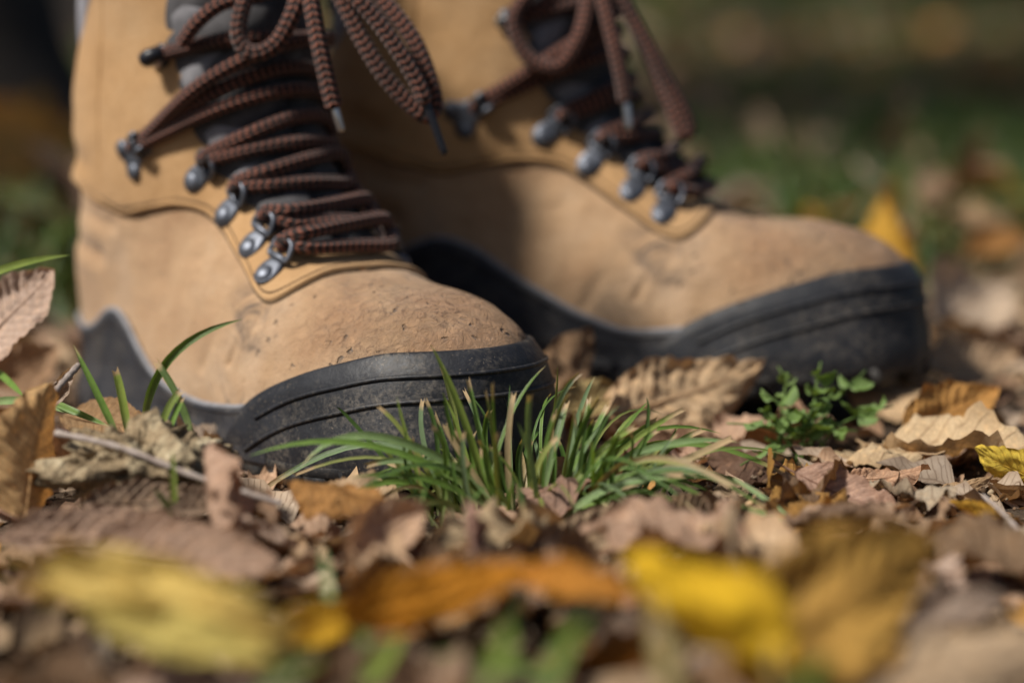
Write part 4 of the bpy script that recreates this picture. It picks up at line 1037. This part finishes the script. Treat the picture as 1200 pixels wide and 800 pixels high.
shoots('long green grass blade reaching in above the pinkish leaf', (-60, 350, 1.02), [((-70, 352, 1.02), (0, 306, 1.025), (82, 299, 1.035), .0036, False, G3)])
shoots('blurred pale green grass blades in front of the orange leaf', (385, 730, .76), [((390, 740, .755), (385, 690, .765), (378, 640, .78), .0030, False, G2), ((420, 790, .72), (440, 745, .73), (410, 700, .74), .004, False, G1)])
shoots('blurred green grass blades beneath the orange leaf', (600, 760, .74), [((560, 800, .715), (600, 740, .735), (612, 690, .76), .005, False, G1), ((420, 810, .70), (450, 770, .71), (470, 742, .72), .006, False, G3), ((640, 790, .72), (560, 760, .72), (500, 770, .72), .005, False, G1)])
shoots('blurred dark green grass blades low in front of the bright yellow leaf', (650, 780, .66), [((640, 820, .64), (650, 760, .65), (690, 720, .67), .005, False, G1), ((560, 815, .64), (600, 760, .65), (590, 730, .66), .005, False, G3), ((300, 820, .63), (330, 780, .64), (380, 765, .65), .005, False, G1), ((930, 820, .62), (940, 790, .63), (970, 770, .64), .004, False, G1)])
shoots('thin grass blade lying from the tuft towards the soil crumbs', (890, 600, .92), [((850, 590, .925), (900, 600, .915), (936, 618, .91), .0020, False, G1), ((860, 560, .94), (900, 585, .93), (925, 605, .92), .0018, False, G2)])

# background grass, too much to count
def bg_grass():
    rnd.seed(9); Vs, Fs, Us, Cs, n = [], [], [], [], 0
    cl = []
    for i in range(420):
        d = 1.55 + 17 * rnd.random() ** 1.25; u = rnd.uniform(-.36, .36)
        if u < .06 and rnd.random() < .45: continue
        cl.append((u * d, d - CAM_D))
    cl += [(.14 * (1.75 + .1 * i), .75 + .1 * i) for i in range(12)] + [(.2 * (1.9 + .1 * i), .9 + .1 * i) for i in range(14)] + [(.09 * (1.9 + .1 * i), .95 + .1 * i) for i in range(8)]
    cl += [(-.23 * 1.75, .83), (-.20 * 1.6, .70), (-.215 * 1.9, 1.0), (-.2 * 1.45, .52)]
    for cx, cy in cl:
        kc = rnd.uniform(.35, 1.15)
        for j in range(46):
            a = rnd.uniform(0, 6.283); r0 = .05 * math.sqrt(rnd.random()) * (1 + .3 * cy); b = np.array([cx + math.cos(a) * r0, cy + math.sin(a) * r0, 0.0]); b[2] = float(gz(b[0], b[1]))
            h = rnd.uniform(.03, .09) * (1 + .10 * max(0, cy - 2)); a2 = rnd.uniform(0, 6.283); dv = np.array([math.cos(a2), math.sin(a2), 0]); ln = rnd.uniform(.2, 1.1)
            V, F, U = bladeVF(b, b + dv * h * ln * .3 + [0, 0, h * .7], b + dv * h * ln + [0, 0, h * (1 - .4 * ln)], rnd.uniform(.003, .006) * (1 + .25 * max(0, cy - 1.5)), nl=5)
            Vs.append(V); Fs.append(F + n); Us.append(U); n += len(V); c = rnd.choice(GREENS); k = kc * rnd.uniform(.7, 1.1); Cs.append(np.tile((c[0] * k, c[1] * k, c[2] * k, 0), (len(V), 1)))
    tag(link('background_grass', mesh('background_grass', np.concatenate(Vs), np.concatenate(Fs), np.concatenate(Us), np.concatenate(Cs)), M_GRASS), 'blurred short green grass growing among the leaves far behind the boots', kind='stuff')
bg_grass()

# ------------------------------------------------------------------ small leaved green weed
def weed():
    rnd.seed(33); org = at(945, 545, .004); e = empty('green_weed', org)
    tag(e, 'small leaved bright green weed growing in front of the far boot\'s toe', 'weed')
    lib = []
    for i in range(3):
        V, F, U = leafVF(700 + i, wr=.8, kind='broad', nl=7, nw=5, stalk=False, pleat=0, crumple=.05, bend=.5, fold=.2, teeth=0); lib.append(mesh('leaf', V, F, U)); lib[-1].materials.append(M_WEED)
    O = np.array(org)
    tips = [(962, 424, 1.085), (892, 456, 1.06), (1046, 476, 1.08), (912, 430, 1.09), (1014, 434, 1.09), (852, 496, 1.05), (1005, 505, 1.06), (950, 480, 1.05), (868, 545, 1.02), (975, 460, 1.06), (918, 490, 1.045), (890, 480, 1.07)]
    for k, tp in enumerate(tips):
        T_ = np.array(at(*tp)) - O; B_ = np.array([rnd.uniform(-.014, .014), rnd.uniform(-.01, .014), -.002])
        P = spline(np.array([B_, B_ * .5 + T_ * .35 + [0, 0, .008], T_ * .75 + [0, 0, .004], T_]), 14)
        tube('stem', P, np.linspace(.0007, .0004, 14), M_WEED, e, 6)
        for j in range(6):
            q = P[min(13, 5 + j + rnd.randint(0, 2))]; L = rnd.uniform(.0045, .0125)
            o = link('leaf', lib[j % 3], None, e); o.location = q; o.scale = (L, L, L)
            o.rotation_euler = (R(rnd.gauss(0, 25)), R(rnd.uniform(-45, 5)), rnd.uniform(0, 6.283))
weed()

# ------------------------------------------------------------------ dirt clod, twigs
def blob(name, c, rx, ry, rz, amp, sc, seed, mat, nu=110, nv=70):
    th = np.linspace(0, 2 * np.pi, nu, endpoint=False)[:, None]; ph = np.linspace(.001, np.pi - .001, nv)[None]
    D = np.stack(np.broadcast_arrays(np.cos(th) * np.sin(ph), np.sin(th) * np.sin(ph), np.cos(ph)), -1)
    q = (D * [rx, ry, rz]).reshape(-1, 3) * sc
    nz = fnoise(q, 1.0, seed) + .5 * fnoise(q, 2.3, seed + 3) + .28 * fnoise(q, 5.1, seed + 5) + .16 * fnoise(q, 11., seed + 9)
    P = D * [rx, ry, rz] * (1 + amp * nz.reshape(nu, nv))[..., None]
    me = grid(name, P, cu=True); o = link(name, me, mat); o.location = c; return o
o = blob('dirt_clod', at(160, 545, .935), .030, .020, .0155, .55, 95, 2.2, M_CLOD); tag(o, 'crumbly yellowish dirt clod lying beside the near boot\'s sole', 'dirt clod')
o = blob('soil_lump', at(835, 622, .915), .016, .012, .006, .5, 140, 6.2, M_SOIL, 60, 40); tag(o, 'small dark soil lump at the end of the grass tuft', 'soil lump')
def twig(label, pts, r0, r1, seed):
    P = np.array([tuple(at(*p)) for p in pts]); P = spline(P, 60); rr = random.Random(seed)
    rad = np.linspace(r0, r1, 60) * np.array([1 + .12 * math.sin(i * .9 + seed) + rr.uniform(-.06, .06) for i in range(60)])
    o = tube('twig', P - P[0], rad, M_TWIG, None, 9); o.location = P[0]; return tag(o, label, 'twig')
twig('thin pale twig lying across the front of the dirt clod', [(66, 507, .925), (140, 524, .915), (230, 558, .905), (330, 590, .898)], .0013, .0011, 1)
twig('short straw coloured stalk curving between crumbs beside the ragged amber leaf', [(1095, 612, .915), (1112, 626, .905), (1140, 636, .90)], .0008, .0006, 2)
twig('thin dry stem rising from the upright amber leaf towards the heel', [(40, 500, .94), (62, 462, .955), (92, 428, .97)], .0009, .0014, 3)
twig('dry stem sticking out of the leaves at the picture\'s right border', [(1152, 580, .925), (1178, 604, .915), (1206, 634, .905)], .0007, .0011, 4)

# ------------------------------------------------------------------ seen corner trunk, then crowns and farther trees added to shade the ground behind
def tree(label, x, y, r, h, cc, cr, seed, nleaf):
    rnd.seed(seed); e = empty('tree', (x, y, 0)); tag(e, label, 'tree', 'trees standing behind')
    ph = np.linspace(0, 2 * np.pi, 40, endpoint=False); rows = []
    zs = np.concatenate([[-.1, 0, .05, .12, .25, .45], np.linspace(.8, h, 14)])
    for z in zs:
        rr = r * (1 + .8 * math.exp(-max(z, 0) / .13)) * (1 - .55 * max(z, 0) / h) * (1 + .08 * np.sin(5 * ph + z * 2) + .25 * math.exp(-max(z, 0) / .2) * np.sin(3 * ph + seed))
        lx, ly = (cc[0] - x) * .18 * (z / h) ** 2, (cc[1] - y) * .18 * (z / h) ** 2
        rows.append(np.stack([lx + rr * np.cos(ph), ly + rr * np.sin(ph), np.full_like(ph, z)], 1))
    link('trunk', grid('trunk', np.array(rows), cv=True), M_BARK, e)
    C = np.array(cc) - [x, y, 0]; top = np.array([(cc[0] - x) * .18, (cc[1] - y) * .18, h])
    ends_ = []
    for k in range(11):
        a = rnd.uniform(0, 6.283); rr = rnd.uniform(.4, .95); t_ = C + [math.cos(a) * cr * rr, math.sin(a) * cr * rr, rnd.uniform(-.3, .5) * cr * .5]
        s_ = top * rnd.uniform(.6, 1.0); P = spline(np.array([s_, s_ * .55 + t_ * .45 + [0, 0, .25], t_]), 20); tube('limb', P, np.linspace(r * .30, .012, 20), M_BARK, e, 8); ends_ += [P[i] for i in (9, 13, 16, 19)]
    lib = [leafVF(800 + i, wr=.6, nl=4, nw=3, stalk=False, pleat=0, crumple=.0, bend=.4, fold=.2, teeth=0) for i in range(3)]
    Vs, Fs, Us, n = [], [], [], 0
    for i in range(nleaf):
        q = ends_[i % len(ends_)] + np.array([rnd.gauss(0, .30), rnd.gauss(0, .30), rnd.gauss(0, .22)])
        V, F, U = lib[i % 3]; m = np.array(Euler((rnd.gauss(0, .7), rnd.gauss(0, .7), rnd.uniform(0, 6.28))).to_matrix()); Vs.append((V * rnd.uniform(.07, .13)) @ m.T + q); Fs.append(F + n); Us.append(U); n += len(V)
    link('shade_crown', mesh('shade_crown', np.concatenate(Vs), np.concatenate(Fs), np.concatenate(Us)), M_CROWN, e)
tree('dark tree trunk standing in the corner behind the near boot', -.73, 2.05, .15, 3.0, (-2.0, 1.55, 3.6), 1.9, 41, 8000)  # crown pushed sideways so its shadow lands behind the boots
tree('tree farther back behind the first one, added to shade the ground', -1.15, 5.2, .17, 3.2, (-1.6, 5.4, 3.9), 2.2, 43, 6500)  # this and the trees below are added for their shade
tree('slim unseen tree far back, added to shade the ground', -2.3, 6.6, .14, 3.4, (-1.9, 6.6, 4.2), 2.7, 47, 7000)
tree('tree farthest back, added to shade the ground', -.35, 9.8, .18, 3.6, (-.6, 9.4, 4.4), 3.0, 49, 7500)
